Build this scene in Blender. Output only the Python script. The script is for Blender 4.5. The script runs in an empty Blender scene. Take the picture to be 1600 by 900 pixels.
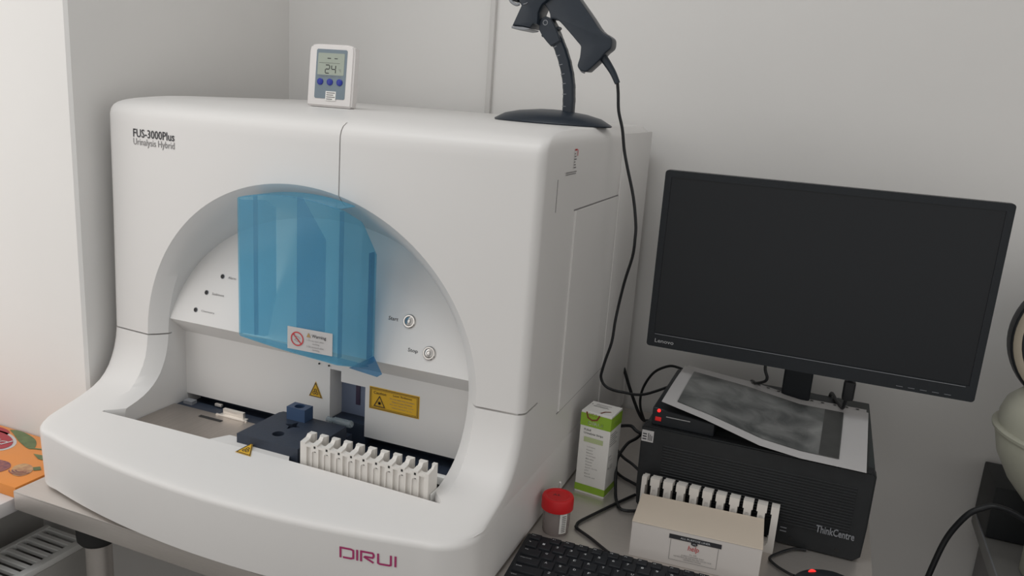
import bpy, bmesh, math, random
from mathutils import Vector, Matrix
random.seed(7)
C = bpy.context.scene.collection
scn = bpy.context.scene
PI = math.pi

# ------------------------------------------------------------------ camera, world, lights, exposure
cd = bpy.data.cameras.new('camera'); cam = bpy.data.objects.new('camera', cd); C.objects.link(cam)
cd.sensor_fit = 'HORIZONTAL'; cd.sensor_width = 36.0; cd.lens = 36.0 * 1249.96 / 1600.0
cd.clip_start = 0.02
yaw, pitch, roll = 0.368275, 0.237057, 0.069839
fw = Vector((-math.sin(yaw) * math.cos(pitch), math.cos(yaw) * math.cos(pitch), -math.sin(pitch)))
r0 = Vector((math.cos(yaw), math.sin(yaw), 0)); u0 = r0.cross(fw)
rr = math.cos(roll) * r0 + math.sin(roll) * u0
uu = rr.cross(fw)
m = Matrix((rr, uu, -fw)).transposed().to_4x4(); m.translation = Vector((0, 0, 1.55))
cam.matrix_world = m
scn.camera = cam

w = bpy.data.worlds.new('world'); scn.world = w; w.use_nodes = True
w.node_tree.nodes['Background'].inputs[0].default_value = (1.0, 0.985, 0.96, 1)
w.node_tree.nodes['Background'].inputs[1].default_value = 0.60

def area(name, loc, target, sx, sy, power, col):
    l = bpy.data.lights.new(name, 'AREA'); l.shape = 'RECTANGLE'; l.size = sx; l.size_y = sy
    l.energy = power; l.color = col
    o = bpy.data.objects.new(name, l); C.objects.link(o); o.location = loc
    o.rotation_euler = (Vector(target) - Vector(loc)).to_track_quat('-Z', 'Y').to_euler()
    return o
area('window_daylight', (-1.66, -0.03, 1.75), (0.4, 0.35, 1.45), 1.9, 1.5, 8.5, (1.0, 0.965, 0.93))
area('ceiling_fill', (-0.7, 0.45, 2.78), (-0.7, 0.75, 0), 1.2, 0.6, 9.0, (0.95, 0.98, 1.0))  # added fill from above, no known fixture; brightens the upper back wall

scn.view_settings.view_transform = 'Standard'
scn.view_settings.look = 'None'
scn.view_settings.gamma = 1
scn.view_settings.use_curve_mapping = False
scn.view_settings.exposure = 0.0

# ------------------------------------------------------------------ materials
def mat(name, col, rough=0.5, metal=0.0, spec=0.5, noise=0.0, nscale=20, bump=0.0, bscale=200, emit=None, es=0, coat=0, trans=0, ior=1.45, col2=None, stretch=None):
    mt = bpy.data.materials.new(name); mt.use_nodes = True
    nt = mt.node_tree; b = nt.nodes['Principled BSDF']
    b.inputs['Base Color'].default_value = (*col, 1)
    b.inputs['Roughness'].default_value = rough
    b.inputs['Metallic'].default_value = metal
    b.inputs['Specular IOR Level'].default_value = spec
    b.inputs['Coat Weight'].default_value = coat
    b.inputs['Transmission Weight'].default_value = trans
    b.inputs['IOR'].default_value = ior
    if emit:
        b.inputs['Emission Color'].default_value = (*emit, 1); b.inputs['Emission Strength'].default_value = es
    tc = nt.nodes.new('ShaderNodeTexCoord'); mp = nt.nodes.new('ShaderNodeMapping')
    nt.links.new(tc.outputs['Object'], mp.inputs['Vector'])
    if stretch: mp.inputs['Scale'].default_value = stretch
    if noise or col2:
        n = nt.nodes.new('ShaderNodeTexNoise'); n.inputs['Scale'].default_value = nscale; n.inputs['Detail'].default_value = 4
        nt.links.new(mp.outputs[0], n.inputs['Vector'])
        r = nt.nodes.new('ShaderNodeValToRGB')
        c2 = col2 if col2 else tuple(c * (1 - noise) for c in col)
        r.color_ramp.elements[0].position = 0.3; r.color_ramp.elements[1].position = 0.7
        r.color_ramp.elements[0].color = (*c2, 1); r.color_ramp.elements[1].color = (*col, 1)
        nt.links.new(n.outputs['Fac'], r.inputs['Fac']); nt.links.new(r.outputs[0], b.inputs['Base Color'])
    if bump:
        n2 = nt.nodes.new('ShaderNodeTexNoise'); n2.inputs['Scale'].default_value = bscale
        nt.links.new(mp.outputs[0], n2.inputs['Vector'])
        bp = nt.nodes.new('ShaderNodeBump'); bp.inputs['Strength'].default_value = bump; bp.inputs['Distance'].default_value = 0.001
        nt.links.new(n2.outputs['Fac'], bp.inputs['Height']); nt.links.new(bp.outputs[0], b.inputs['Normal'])
    return mt

M = {}
M['wall'] = mat('wall_paint', (0.80, 0.785, 0.765), 0.75, spec=0.2, noise=0.03, nscale=3, bump=0.15, bscale=60)
M['plastic'] = mat('white_plastic', (0.735, 0.72, 0.705), 0.42, spec=0.4, noise=0.012, nscale=4)
M['groove'] = mat('seam_grey', (0.22, 0.21, 0.21), 0.7, noise=0.1)
M['steel'] = mat('brushed_steel', (0.64, 0.60, 0.565), 0.40, metal=0.72, noise=0.05, nscale=30, stretch=(1, 14, 14))
M['tray_steel'] = mat('tray_steel', (0.52, 0.47, 0.43), 0.36, metal=0.9, noise=0.1, nscale=25, stretch=(12, 1, 1))
M['bright'] = mat('bright_metal', (0.85, 0.80, 0.74), 0.25, metal=0.6, noise=0.05)
M['navy'] = mat('navy_plastic', (0.030, 0.040, 0.062), 0.5, noise=0.1, nscale=60, bump=0.2)
M['navyblue'] = mat('blue_plastic', (0.045, 0.085, 0.17), 0.4, noise=0.08)
M['bluegrey'] = mat('bluegrey_panel', (0.20, 0.24, 0.34), 0.5, noise=0.06)
M['purple'] = mat('purple_dark', (0.07, 0.05, 0.09), 0.4, noise=0.1)
M['rack'] = mat('ivory_plastic', (0.74, 0.71, 0.67), 0.45, noise=0.03)
M['rack_in'] = mat('ivory_recess', (0.55, 0.52, 0.48), 0.6, noise=0.05)
M['black'] = mat('black_plastic', (0.018, 0.021, 0.025), 0.42, spec=0.35, noise=0.1, nscale=90, bump=0.15, bscale=500)
M['black2'] = mat('black_case', (0.020, 0.022, 0.024), 0.5, spec=0.4, noise=0.15, nscale=50, bump=0.2, bscale=700)
M['pcside'] = mat('dark_case_side', (0.035, 0.042, 0.042), 0.5, noise=0.1, nscale=50)
M['screen'] = mat('screen_off', (0.012, 0.014, 0.017), 0.30, spec=0.4, noise=0.08, nscale=3)
M['cable'] = mat('cable_black', (0.012, 0.013, 0.015), 0.45, noise=0.1)
M['scanner'] = mat('scanner_shell', (0.018, 0.026, 0.038), 0.38, noise=0.12, nscale=80, bump=0.1, bscale=500)
M['grey_trim'] = mat('grey_trim', (0.25, 0.26, 0.28), 0.35, noise=0.05)
M['ink'] = mat('black_ink', (0.03, 0.03, 0.035), 0.6, noise=0.1)
M['ink_grey'] = mat('grey_ink', (0.22, 0.21, 0.21), 0.6, noise=0.1)
M['ink_light'] = mat('pale_ink', (0.45, 0.43, 0.42), 0.6, noise=0.1)
M['white_ink'] = mat('white_ink', (0.62, 0.64, 0.66), 0.5, noise=0.05)
M['silver'] = mat('silver_letter', (0.55, 0.56, 0.57), 0.4, metal=0.3, noise=0.05)
M['magenta'] = mat('magenta_letter', (0.42, 0.045, 0.16), 0.4, noise=0.08)
M['paper'] = mat('paper_white', (0.54, 0.53, 0.53), 0.8, spec=0.1, noise=0.02)
M['card'] = mat('card_white', (0.66, 0.62, 0.59), 0.7, spec=0.15, noise=0.02, nscale=8)
M['cardtop'] = mat('card_cream', (0.62, 0.54, 0.45), 0.7, spec=0.15, noise=0.03, nscale=8)
M['boxwhite'] = mat('carton_white', (0.84, 0.83, 0.80), 0.6, spec=0.2, noise=0.02)
M['green'] = mat('carton_green', (0.30, 0.50, 0.045), 0.55, noise=0.04)
M['palegreen'] = mat('carton_palegreen', (0.52, 0.60, 0.33), 0.55, noise=0.04)
M['brown'] = mat('brown_print', (0.25, 0.08, 0.035), 0.6, noise=0.2)
M['red'] = mat('red_plastic', (0.62, 0.012, 0.016), 0.4, noise=0.05)
M['redink'] = mat('red_ink', (0.55, 0.03, 0.04), 0.6, noise=0.05)
M['yellow'] = mat('yellow_sticker', (0.72, 0.42, 0.03), 0.5, noise=0.05)
M['tan'] = mat('tan_print', (0.42, 0.27, 0.11), 0.6, noise=0.05)
M['chrome'] = mat('chrome', (0.62, 0.60, 0.58), 0.2, metal=1.0, noise=0.1)
M['dark'] = mat('dark_hole', (0.02, 0.02, 0.02), 0.6, noise=0.1)
M['sill'] = mat('sill_white', (0.70, 0.68, 0.68), 0.45, noise=0.02)
M['radiator'] = mat('radiator_paint', (0.80, 0.80, 0.78), 0.4, noise=0.03)
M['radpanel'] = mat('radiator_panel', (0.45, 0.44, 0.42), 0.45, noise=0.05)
M['floor'] = mat('floor_grey', (0.22, 0.21, 0.20), 0.5, noise=0.15, nscale=6)
M['orange'] = mat('orange_card', (0.75, 0.27, 0.055), 0.5, noise=0.08, nscale=5, col2=(0.66, 0.27, 0.09))
M['crimson'] = mat('crimson_print', (0.38, 0.04, 0.055), 0.5, noise=0.08)
M['leaf'] = mat('olive_print', (0.15, 0.20, 0.09), 0.6, noise=0.3, nscale=60)
M['mushroom'] = mat('mushroom_print', (0.30, 0.13, 0.09), 0.6, col2=(0.55, 0.36, 0.18), nscale=70)
M['aubergine'] = mat('aubergine_print', (0.12, 0.05, 0.09), 0.6, col2=(0.35, 0.13, 0.10), nscale=120)
M['cream'] = mat('cream_shell', (0.40, 0.40, 0.33), 0.4, noise=0.04)
M['creamrim'] = mat('cream_gasket', (0.48, 0.42, 0.33), 0.5, noise=0.06)
M['darkgreen'] = mat('dark_green', (0.01, 0.035, 0.025), 0.3, noise=0.2)
M['slate'] = mat('slate_worktop', (0.20, 0.195, 0.185), 0.4, noise=0.1, nscale=8)
M['lcdface'] = mat('bluegrey_face', (0.17, 0.22, 0.26), 0.35, noise=0.05)
M['lcd'] = mat('lcd_green', (0.34, 0.38, 0.32), 0.25, noise=0.04)
M['btnblue'] = mat('blue_button', (0.02, 0.035, 0.30), 0.3, noise=0.05)
M['thermo'] = mat('thermo_shell', (0.74, 0.71, 0.695), 0.45, noise=0.02)
M['led'] = mat('red_led', (0.9, 0.05, 0.04), 0.4, emit=(1.0, 0.012, 0.012), es=1.6, noise=0.02)
M['ledglow'] = mat('red_led_reflection', (0.3, 0.01, 0.01), 0.4, emit=(1.0, 0.02, 0.02), es=0.22, noise=0.02)  # weak emission imitating the red lamp's reflected glow
M['rubber'] = mat('rubber_black', (0.02, 0.02, 0.02), 0.7, noise=0.1)
M['key'] = mat('key_black', (0.016, 0.018, 0.022), 0.5, spec=0.3, noise=0.1)
M['trunk'] = mat('trunking_white', (0.66, 0.645, 0.625), 0.5, noise=0.02)

def clear_mat(name, tcol, dcol, mix, rough=0.08, alpha2=0.0):
    mt = bpy.data.materials.new(name); mt.use_nodes = True; nt = mt.node_tree
    b = nt.nodes['Principled BSDF']; out = nt.nodes['Material Output']
    b.inputs['Base Color'].default_value = (*dcol, 1); b.inputs['Roughness'].default_value = rough
    n = nt.nodes.new('ShaderNodeTexNoise'); n.inputs['Scale'].default_value = 6; tc = nt.nodes.new('ShaderNodeTexCoord')
    nt.links.new(tc.outputs['Object'], n.inputs['Vector'])
    bp = nt.nodes.new('ShaderNodeBump'); bp.inputs['Strength'].default_value = 0.15; bp.inputs['Distance'].default_value = 0.01
    nt.links.new(n.outputs['Fac'], bp.inputs['Height']); nt.links.new(bp.outputs[0], b.inputs['Normal'])
    t = nt.nodes.new('ShaderNodeBsdfTransparent'); t.inputs[0].default_value = (*tcol, 1)
    mx = nt.nodes.new('ShaderNodeMixShader'); mx.inputs[0].default_value = mix
    nt.links.new(t.outputs[0], mx.inputs[1]); nt.links.new(b.outputs[0], mx.inputs[2]); nt.links.new(mx.outputs[0], out.inputs[0])
    return mt
M['cover'] = clear_mat('blue_translucent', (0.66, 0.87, 0.96), (0.20, 0.49, 0.64), 0.28)
M['cover2'] = clear_mat('blue_translucent_deep', (0.55, 0.74, 0.90), (0.05, 0.20, 0.36), 0.25)
M['clearcup'] = clear_mat('frosted_cup', (0.86, 0.84, 0.84), (0.52, 0.46, 0.44), 0.42, 0.25)
M['clear'] = clear_mat('clear_plastic', (0.85, 0.88, 0.90), (0.55, 0.6, 0.62), 0.35, 0.15)

# ------------------------------------------------------------------ helpers
def box(bm, x0, x1, y0, y1, z0, z1, bev=0.0, seg=2, mtx=None):
    vs = [bm.verts.new((x, y, z)) for z in (z0, z1) for y in (y0, y1) for x in (x0, x1)]
    idx = [(0, 2, 3, 1), (4, 5, 7, 6), (0, 1, 5, 4), (2, 6, 7, 3), (0, 4, 6, 2), (1, 3, 7, 5)]
    fs = [bm.faces.new([vs[i] for i in f]) for f in idx]
    if bev > 0:
        es = list({e for f in fs for e in f.edges})
        r = bmesh.ops.bevel(bm, geom=es, offset=bev, segments=seg, affect='EDGES', profile=0.6)
        vs = list({v for f in r['faces'] for v in f.verts} | {v for v in vs if v.is_valid})
    if mtx is not None:
        for v in vs: v.co = mtx @ v.co
    return vs

def lathe(bm, prof, cx=0, cy=0, cz=0, seg=32, axis='Z', cap=True, a0=0, mtx=None):
    rings = []
    for (r, h) in prof:
        ring = []
        for k in range(seg):
            a = 2 * PI * k / seg + a0
            p = (r * math.cos(a), r * math.sin(a), h)
            if axis == 'Y': p = (p[0], h, p[1])
            if axis == 'X': p = (h, p[0], p[1])
            q = Vector((cx + p[0], cy + p[1], cz + p[2]))
            if mtx is not None: q = mtx @ q
            ring.append(bm.verts.new(q))
        rings.append(ring)
    for a, b in zip(rings, rings[1:]):
        for k in range(seg):
            bm.faces.new((a[k], a[(k + 1) % seg], b[(k + 1) % seg], b[k]))
    if cap:
        bm.faces.new(rings[0][::-1]); bm.faces.new(rings[-1])
    return rings

def prism(bm, pts, h0, h1, axis='Z'):
    """pts 2D outline, extruded along axis. axis Y: pts=(x,z); axis X: pts=(y,z); axis Z: pts=(x,y)"""
    def P(p, h):
        return (p[0], p[1], h) if axis == 'Z' else ((p[0], h, p[1]) if axis == 'Y' else (h, p[0], p[1]))
    a = [bm.verts.new(P(p, h0)) for p in pts]; b = [bm.verts.new(P(p, h1)) for p in pts]
    n = len(pts)
    for k in range(n): bm.faces.new((a[k], a[(k + 1) % n], b[(k + 1) % n], b[k]))
    bm.faces.new(a[::-1]); bm.faces.new(b)
    bmesh.ops.recalc_face_normals(bm, faces=bm.faces)
    return a + b

def quad(bm, a, b, c, d):
    bm.faces.new([bm.verts.new(p) for p in (a, b, c, d)])

def smooth_path(pts, n=8):
    P = [Vector(p) for p in pts]; out = []
    for i in range(len(P) - 1):
        p0 = P[max(i - 1, 0)]; p1 = P[i]; p2 = P[i + 1]; p3 = P[min(i + 2, len(P) - 1)]
        for k in range(n):
            t = k / n
            out.append(0.5 * ((2 * p1) + (-p0 + p2) * t + (2 * p0 - 5 * p1 + 4 * p2 - p3) * t * t + (-p0 + 3 * p1 - 3 * p2 + p3) * t ** 3))
    out.append(P[-1]); return out

def tube(bm, pts, r, seg=10, smooth=True, n=8, radii=None):
    P = smooth_path(pts, n) if smooth else [Vector(p) for p in pts]
    N = len(P); rings = []; up = Vector((0.13, 0.21, 0.97))
    prev = None
    for i, p in enumerate(P):
        t = (P[min(i + 1, N - 1)] - P[max(i - 1, 0)]).normalized()
        if prev is None:
            s = t.cross(up)
            if s.length < 0.05: s = t.cross(Vector((1, 0, 0)))
            s.normalize()
        else:
            s = (prev - t * prev.dot(t)).normalized()
        prev = s; q = t.cross(s)
        rad = r if radii is None else radii[0] + (radii[1] - radii[0]) * i / (N - 1)
        rings.append([bm.verts.new(p + rad * (math.cos(2 * PI * k / seg) * s + math.sin(2 * PI * k / seg) * q)) for k in range(seg)])
    for a, b in zip(rings, rings[1:]):
        for k in range(seg): bm.faces.new((a[k], a[(k + 1) % seg], b[(k + 1) % seg], b[k]))
    bm.faces.new(rings[0][::-1]); bm.faces.new(rings[-1])

def obj(name, bm, m_, parent=None, smooth=30, mtx=None):
    """bm holds WORLD coordinates; linked as one object, parented without moving"""
    me = bpy.data.meshes.new(name)
    if mtx is not None: bmesh.ops.transform(bm, matrix=mtx, verts=bm.verts)
    bmesh.ops.recalc_face_normals(bm, faces=bm.faces)
    bm.to_mesh(me); bm.free()
    return link_mesh(name, me, m_, parent, smooth)

def link_mesh(name, me, m_, parent=None, smooth=30):
    for i in range(len(me.materials)): me.materials.pop()
    me.materials.append(m_)
    o = bpy.data.objects.new(name, me); C.objects.link(o)
    if smooth:
        for p in me.polygons: p.use_smooth = True
        me.set_sharp_from_angle(angle=math.radians(smooth))
    if parent is not None:
        o.parent = parent; mw = world_of(parent); me.transform(mw.inverted())
    elif me.vertices:
        # origin at the centre of the base
        xs = [v.co.x for v in me.vertices]; ys = [v.co.y for v in me.vertices]; zs = [v.co.z for v in me.vertices]
        c = Vector(((min(xs) + max(xs)) / 2, (min(ys) + max(ys)) / 2, min(zs)))
        me.transform(Matrix.Translation(-c)); o.location = c
    return o

def world_of(o):
    mloc = Matrix.LocRotScale(o.location, o.rotation_euler, o.scale)
    return (world_of(o.parent) @ mloc) if o.parent else mloc

def thing(name, label, cat, loc, rotz=0, group=None):
    o = bpy.data.objects.new(name, None); C.objects.link(o); o.empty_display_size = 0.02
    o.location = loc; o.rotation_euler = (0, 0, rotz); o['label'] = label; o['category'] = cat
    if group: o['group'] = group
    return o

def tag(o, label, cat, group=None):
    o['label'] = label; o['category'] = cat
    if group: o['group'] = group
    return o

def struct(name, bm, m_, smooth=0):
    o = obj(name, bm, m_, None, smooth); o['kind'] = 'structure'; return o

def frame(o, u, v):
    """placement matrix: local x->u, y->v, z->normal"""
    u = Vector(u).normalized(); v = Vector(v); n = u.cross(v).normalized(); v = n.cross(u).normalized()
    m_ = Matrix((u, v, n)).transposed().to_4x4(); m_.translation = Vector(o); return m_

def text(name, s, F, w_, h_, m_, parent, x=0, y=0, drape=None, shear=0, bold=0.0):
    """lettering in frame F (origin bottom left at x,y), total width w_, height h_ of the drawn glyphs"""
    cu = bpy.data.curves.new(name, 'FONT'); cu.body = s; cu.size = 1; cu.resolution_u = 2; cu.shear = shear; cu.offset = bold
    t = bpy.data.objects.new('tmp', cu); C.objects.link(t)
    dg = bpy.context.evaluated_depsgraph_get(); me = bpy.data.meshes.new_from_object(t.evaluated_get(dg))
    bpy.data.objects.remove(t); bpy.data.curves.remove(cu)
    me.name = name
    xs = [v.co.x for v in me.vertices]; ys = [v.co.y for v in me.vertices]
    sx = w_ / (max(xs) - min(xs)); sy = h_ / (max(ys) - min(ys)); x0 = min(xs); y0 = min(ys)
    for v in me.vertices:
        p = F @ Vector((x + (v.co.x - x0) * sx, y + (v.co.y - y0) * sy, 0))
        if drape: p = drape(p)
        v.co = p
    return link_mesh(name, me, m_, parent, 0)

def flat(bm, F, pts, h=0.0):
    bm.faces.new([bm.verts.new(F @ Vector((p[0], p[1], h))) for p in pts])

def rect(bm, F, x0, y0, x1, y1, h=0.0): flat(bm, F, [(x0, y0), (x1, y0), (x1, y1), (x0, y1)], h)

def stroke(bm, F, pts, wd, h=0.0, drape=None, close=False):
    P = [Vector(p) for p in pts]; n = len(P); L = []; R = []
    for i in range(n):
        a = P[(i - 1) % n] if (close or i > 0) else None; b = P[(i + 1) % n] if (close or i < n - 1) else None
        d1 = (P[i] - a).normalized() if a is not None else None; d2 = (b - P[i]).normalized() if b is not None else None
        if d1 is None: d1 = d2
        if d2 is None: d2 = d1
        n1 = Vector((-d1.y, d1.x)); n2 = Vector((-d2.y, d2.x)); nn = (n1 + n2)
        nn = nn.normalized() if nn.length > 1e-6 else n1
        k = wd / 2 / max(0.35, nn.dot(n1))
        L.append(P[i] + nn * k); R.append(P[i] - nn * k)
    def V(p):
        q = F @ Vector((p.x, p.y, h))
        return bm.verts.new(drape(q) if drape else q)
    L = [V(p) for p in L]; R = [V(p) for p in R]
    for i in range(n if close else n - 1):
        j = (i + 1) % n; bm.faces.new((L[i], R[i], R[j], L[j]))

def ring_pts(cx, cy, r, n=28): return [(cx + r * math.cos(2 * PI * k / n), cy + r * math.sin(2 * PI * k / n)) for k in range(n)]

def mesh_obj(bm):
    me = bpy.data.meshes.new('tmp'); bmesh.ops.recalc_face_normals(bm, faces=bm.faces); bm.to_mesh(me); bm.free()
    o = bpy.data.objects.new('tmp', me); C.objects.link(o); return o

def boolean(a, b, op='DIFFERENCE'):
    md = a.modifiers.new('b', 'BOOLEAN'); md.object = b; md.operation = op; md.solver = 'EXACT'
    dg = bpy.context.evaluated_depsgraph_get(); me = bpy.data.meshes.new_from_object(a.evaluated_get(dg))
    a.modifiers.clear(); old = a.data; a.data = me; bpy.data.meshes.remove(old)
    bpy.data.objects.remove(b); return a

def take(o):
    me = o.data; bpy.data.objects.remove(o); return me

# ------------------------------------------------------------------ structure
WY = 1.745        # back wall
WX = -1.325       # left wall
b = bmesh.new(); box(b, WX - 0.1, 2.4, WY, WY + 0.1, 0, 2.85); struct('wall_back', b, M['wall'])
b = bmesh.new(); prism(b, [(-1.85, .990), (-1.1935, .990), (-1.1885, .995), (WX, WY + .01), (WX, WY + .1), (-1.85, WY + .1)], 0, 2.85); struct('wall_left', b, M['wall'], 30)
b = bmesh.new(); box(b, WX - 0.5, WX - .005, -2.2, .991, 0, 0.80); struct('wall_left_lower', b, M['radpanel'])
b = bmesh.new(); box(b, WX - 0.5, WX, -2.2, -1.0, 0.8, 2.85); box(b, WX - 0.5, WX, -1.0, .99, 2.55, 2.85); struct('wall_left_upper', b, M['wall'])
b = bmesh.new(); box(b, -1.9, 2.4, -2.2, 1.9, -0.08, 0); struct('floor', b, M['floor'])
b = bmesh.new(); box(b, -1.9, 2.4, -0.4, 1.9, 2.85, 2.95); struct('ceiling', b, M['wall'])
b = bmesh.new(); box(b, -1.72, -1.183, -1.0, .992, 0.814, 0.840, 0.004, 2); struct('trim_1', b, M['sill'], 30)
# window frame in the niche (outside the picture, where the daylight comes in)
b = bmesh.new()
for (y0, y1, z0, z1) in ((-1.0, -0.94, 0.84, 2.55), (.93, .99, 0.84, 2.55), (-0.94, .93, 0.84, 0.90), (-0.94, .93, 2.49, 2.55)):
    box(b, -1.75, -1.69, y0, y1, z0, z1, 0.004)
struct('window_1', b, M['sill'])
# cable trunking on the back wall
b = bmesh.new(); box(b, -0.768, -0.7555, WY - 0.012, WY + 0.001, 1.0, 2.85, 0.002); struct('trim_2', b, M['trunk'], 30)

# ------------------------------------------------------------------ radiator under the sill
rad = thing('radiator', 'white panel radiator with slotted top grille below the window sill, left of the steel table', 'radiator', (-1.23, 0.5, 0.1))
b = bmesh.new(); box(b, -1.183, -1.172, -0.6, 0.955, 0.12, 0.688, 0.005, 3)
for k in range(12):
    box(b, -1.1725, -1.1705, -0.58 + k * 0.128, -0.58 + k * 0.128 + 0.1, 0.16, 0.64, 0.0008, 1)
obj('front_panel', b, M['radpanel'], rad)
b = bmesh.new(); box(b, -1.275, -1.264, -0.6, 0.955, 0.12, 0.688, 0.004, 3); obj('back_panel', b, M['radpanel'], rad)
for yy in (.949, -.6):
    b = bmesh.new(); box(b, -1.264, -1.183, yy, yy + .006, 0.12, 0.69, 0.001); obj('end_cap', b, M['radiator'], rad)
b = bmesh.new()
box(b, -1.279, -1.268, -0.6, 0.958, 0.688, 0.700, 0.002); box(b, -1.187, -1.172, -0.6, 0.958, 0.688, 0.700, 0.002)
y = 0.958
while y > -0.5:
    box(b, -1.270, -1.185, y - 0.0095, y, 0.690, 0.6985, 0.001, 1); y -= 0.0205
obj('top_grille', b, M['radiator'], rad)
b = bmesh.new(); box(b, -1.255, -1.195, -0.58, 0.94, 0.15, 0.62); obj('convector_core', b, M['groove'], rad)
for yy in (0.0, 0.8):
    b = bmesh.new(); box(b, -1.31, -1.27, yy, yy + 0.03, 0.15, 0.6, 0.003); obj('wall_bracket', b, M['radiator'], rad)

# ------------------------------------------------------------------ steel table
TZ = 0.87
tb = thing('steel_table', 'brushed stainless steel table carrying the analyser and the computer', 'table', (-0.5, 1.25, 0))
TT = 0.860
b = bmesh.new(); box(b, -1.1730, 0.1505, 0.8240, 1.735, 0.856, TT, 0.0015, 2)
box(b, -1.1730, 0.1505, 0.8240, 0.842, 0.8260, 0.8575, 0.0015, 2)
box(b, 0.136, 0.1505, 0.832, 1.735, 0.826, 0.8575, 0.0015, 2)
box(b, -1.1730, -1.159, 0.832, 1.735, 0.826, 0.8575, 0.0015, 2)
box(b, -1.16, 0.14, 1.715, 1.735, 0.826, 0.8575)
obj('table_top', b, M['steel'], tb)
for (lx, ly) in ((-1.075, 0.898), (0.09, 0.898), (-1.075, 1.66), (0.09, 1.66)):
    b = bmesh.new(); lathe(b, [(0.021, 0.03), (0.021, 0.83)], lx, ly, 0, 28)
    lg = obj('leg', b, M['steel'], tb)
    b = bmesh.new(); lathe(b, [(0.028, 0.758), (0.033, 0.765), (0.034, 0.79), (0.034, 0.8555)], lx, ly, 0, 28); obj('leg_collar', b, M['rubber'], lg)
    b = bmesh.new(); lathe(b, [(0.026, 0.0), (0.026, 0.012), (0.014, 0.03)], lx, ly, 0, 20); obj('leveling_foot', b, M['rubber'], lg)

# ------------------------------------------------------------------ analyser housing
XL, XR, YB = -1.172, -0.368, 1.698
XC, HW = -0.770, 0.402
LV = [ # z, y at sides, y at middle, corner radius, inset all round, inset near the front only
 (0.8650, .869, .813, .062, .004, 0), (0.8680, .866, .810, .062, 0, 0), (0.9585, .863, .807, .062, 0, 0), (0.9625, .8635, .8075, .062, .0004, 0), (0.9655, .8655, .8095, .062, .0012, 0), (0.9675, .869, .813, .062, .0018, 0),
 (0.969, .874, .820, .059, 0, 0), (0.9715, .885, .838, .054, 0, 0), (0.975, .903, .865, .046, 0, 0), (0.979, .924, .892, .038, 0, 0), (0.983, .942, .918, .032, 0, 0), (0.9875, .960, .941, .027, 0, 0),
 (0.993, .976, .959, .023, 0, 0), (1.001, .992, .976, .020, 0, 0), (1.011, 1.004, .990, .018, 0, 0), (1.023, 1.014, 1.001, .017, 0, 0), (1.037, 1.022, 1.010, .016, 0, 0),
 (1.053, 1.029, 1.0165, .015, 0, 0), (1.072, 1.034, 1.021, .015, 0, 0), (1.0915, 1.037, 1.023, .015, 0, 0), (1.20, 1.040, 1.024, .015, 0, 0), (1.32, 1.043, 1.0245, .015, 0, 0), (1.46, 1.045, 1.026, .015, 0, 0),
 (1.472, 1.0455, 1.0265, .015, 0, 0), (1.480, 1.048, 1.029, .015, 0, 0), (1.4865, 1.053, 1.034, .015, .0005, 0), (1.4915, 1.061, 1.043, .016, .002, 0), (1.4955, 1.073, 1.056, .017, .0045, 0), (1.4985, 1.090, 1.075, .018, .0075, 0),
 (1.5015, 1.120, 1.108, .020, .0105, 0), (1.504, 1.155, 1.148, .022, .013, 0), (1.505, 1.19, 1.188, .024, .016, 0)]

def yfront(x, z):
    t = min(1, abs((x - XC) / HW))
    for a, c in zip(LV, LV[1:]):
        if a[0] <= z <= c[0]:
            k = (z - a[0]) / (c[0] - a[0]); ys = a[1] + (c[1] - a[1]) * k; ym = a[2] + (c[2] - a[2]) * k
            return ym + (ys - ym) * t * t
    return LV[-1][2] if z > LV[-1][0] else LV[0][2]

def housing():
    bm = bmesh.new(); rings = []
    NF = 56; NA = 8
    for (z, ys, ym, r, ins, insf) in LV:
        xl, xr, yb = XL + ins, XR - ins, YB - ins
        f = lambda x: ym + (ys - ym) * ((x - XC) / HW) ** 2
        pts = [(xl + 0.012, yb), (xl + 0.0035, yb - 0.0035), (xl, yb - 0.012)]
        n = 12
        ya = f(xl + r) + r
        for k in range(1, n): pts.append((xl, yb - 0.012 + (ya - yb + 0.012) * k / n))
        for k in range(NA + 1):
            a = PI + (PI / 2) * k / NA; x = xl + r + r * math.cos(a)
            pts.append((x, f(xl + r) + r + r * math.sin(a)))
        for k in range(1, NF): x = xl + r + (xr - xl - 2 * r) * k / NF; pts.append((x, f(x)))
        for k in range(NA + 1):
            a = 1.5 * PI + (PI / 2) * k / NA; x = xr - r + r * math.cos(a)
            pts.append((x, f(xr - r) + r + r * math.sin(a)))
        yc = f(xr - r) + r
        for k in range(1, n): pts.append((xr, yc + (yb - 0.012 - yc) * k / n))
        pts += [(xr, yb - 0.012), (xr - 0.0035, yb - 0.0035), (xr - 0.012, yb)]
        if insf:
            def pull(x, y):
                k = max(0, min(1, 1 - (y - ya) / .05)); k = k * k * (3 - 2 * k); e = max(0, abs(x - XC) - (HW - r)) / r
                return (x - math.copysign(insf * k * e, x - XC), y)
            pts = [pull(x, y) for x, y in pts]
        rings.append([bm.verts.new((x, y, z)) for x, y in pts])
    for a, c in zip(rings, rings[1:]):
        n = len(a)
        for k in range(n): bm.faces.new((a[k], a[(k + 1) % n], c[(k + 1) % n], c[k]))
    bm.faces.new(rings[0][::-1]); bm.faces.new(rings[-1])
    return mesh_obj(bm)

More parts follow.
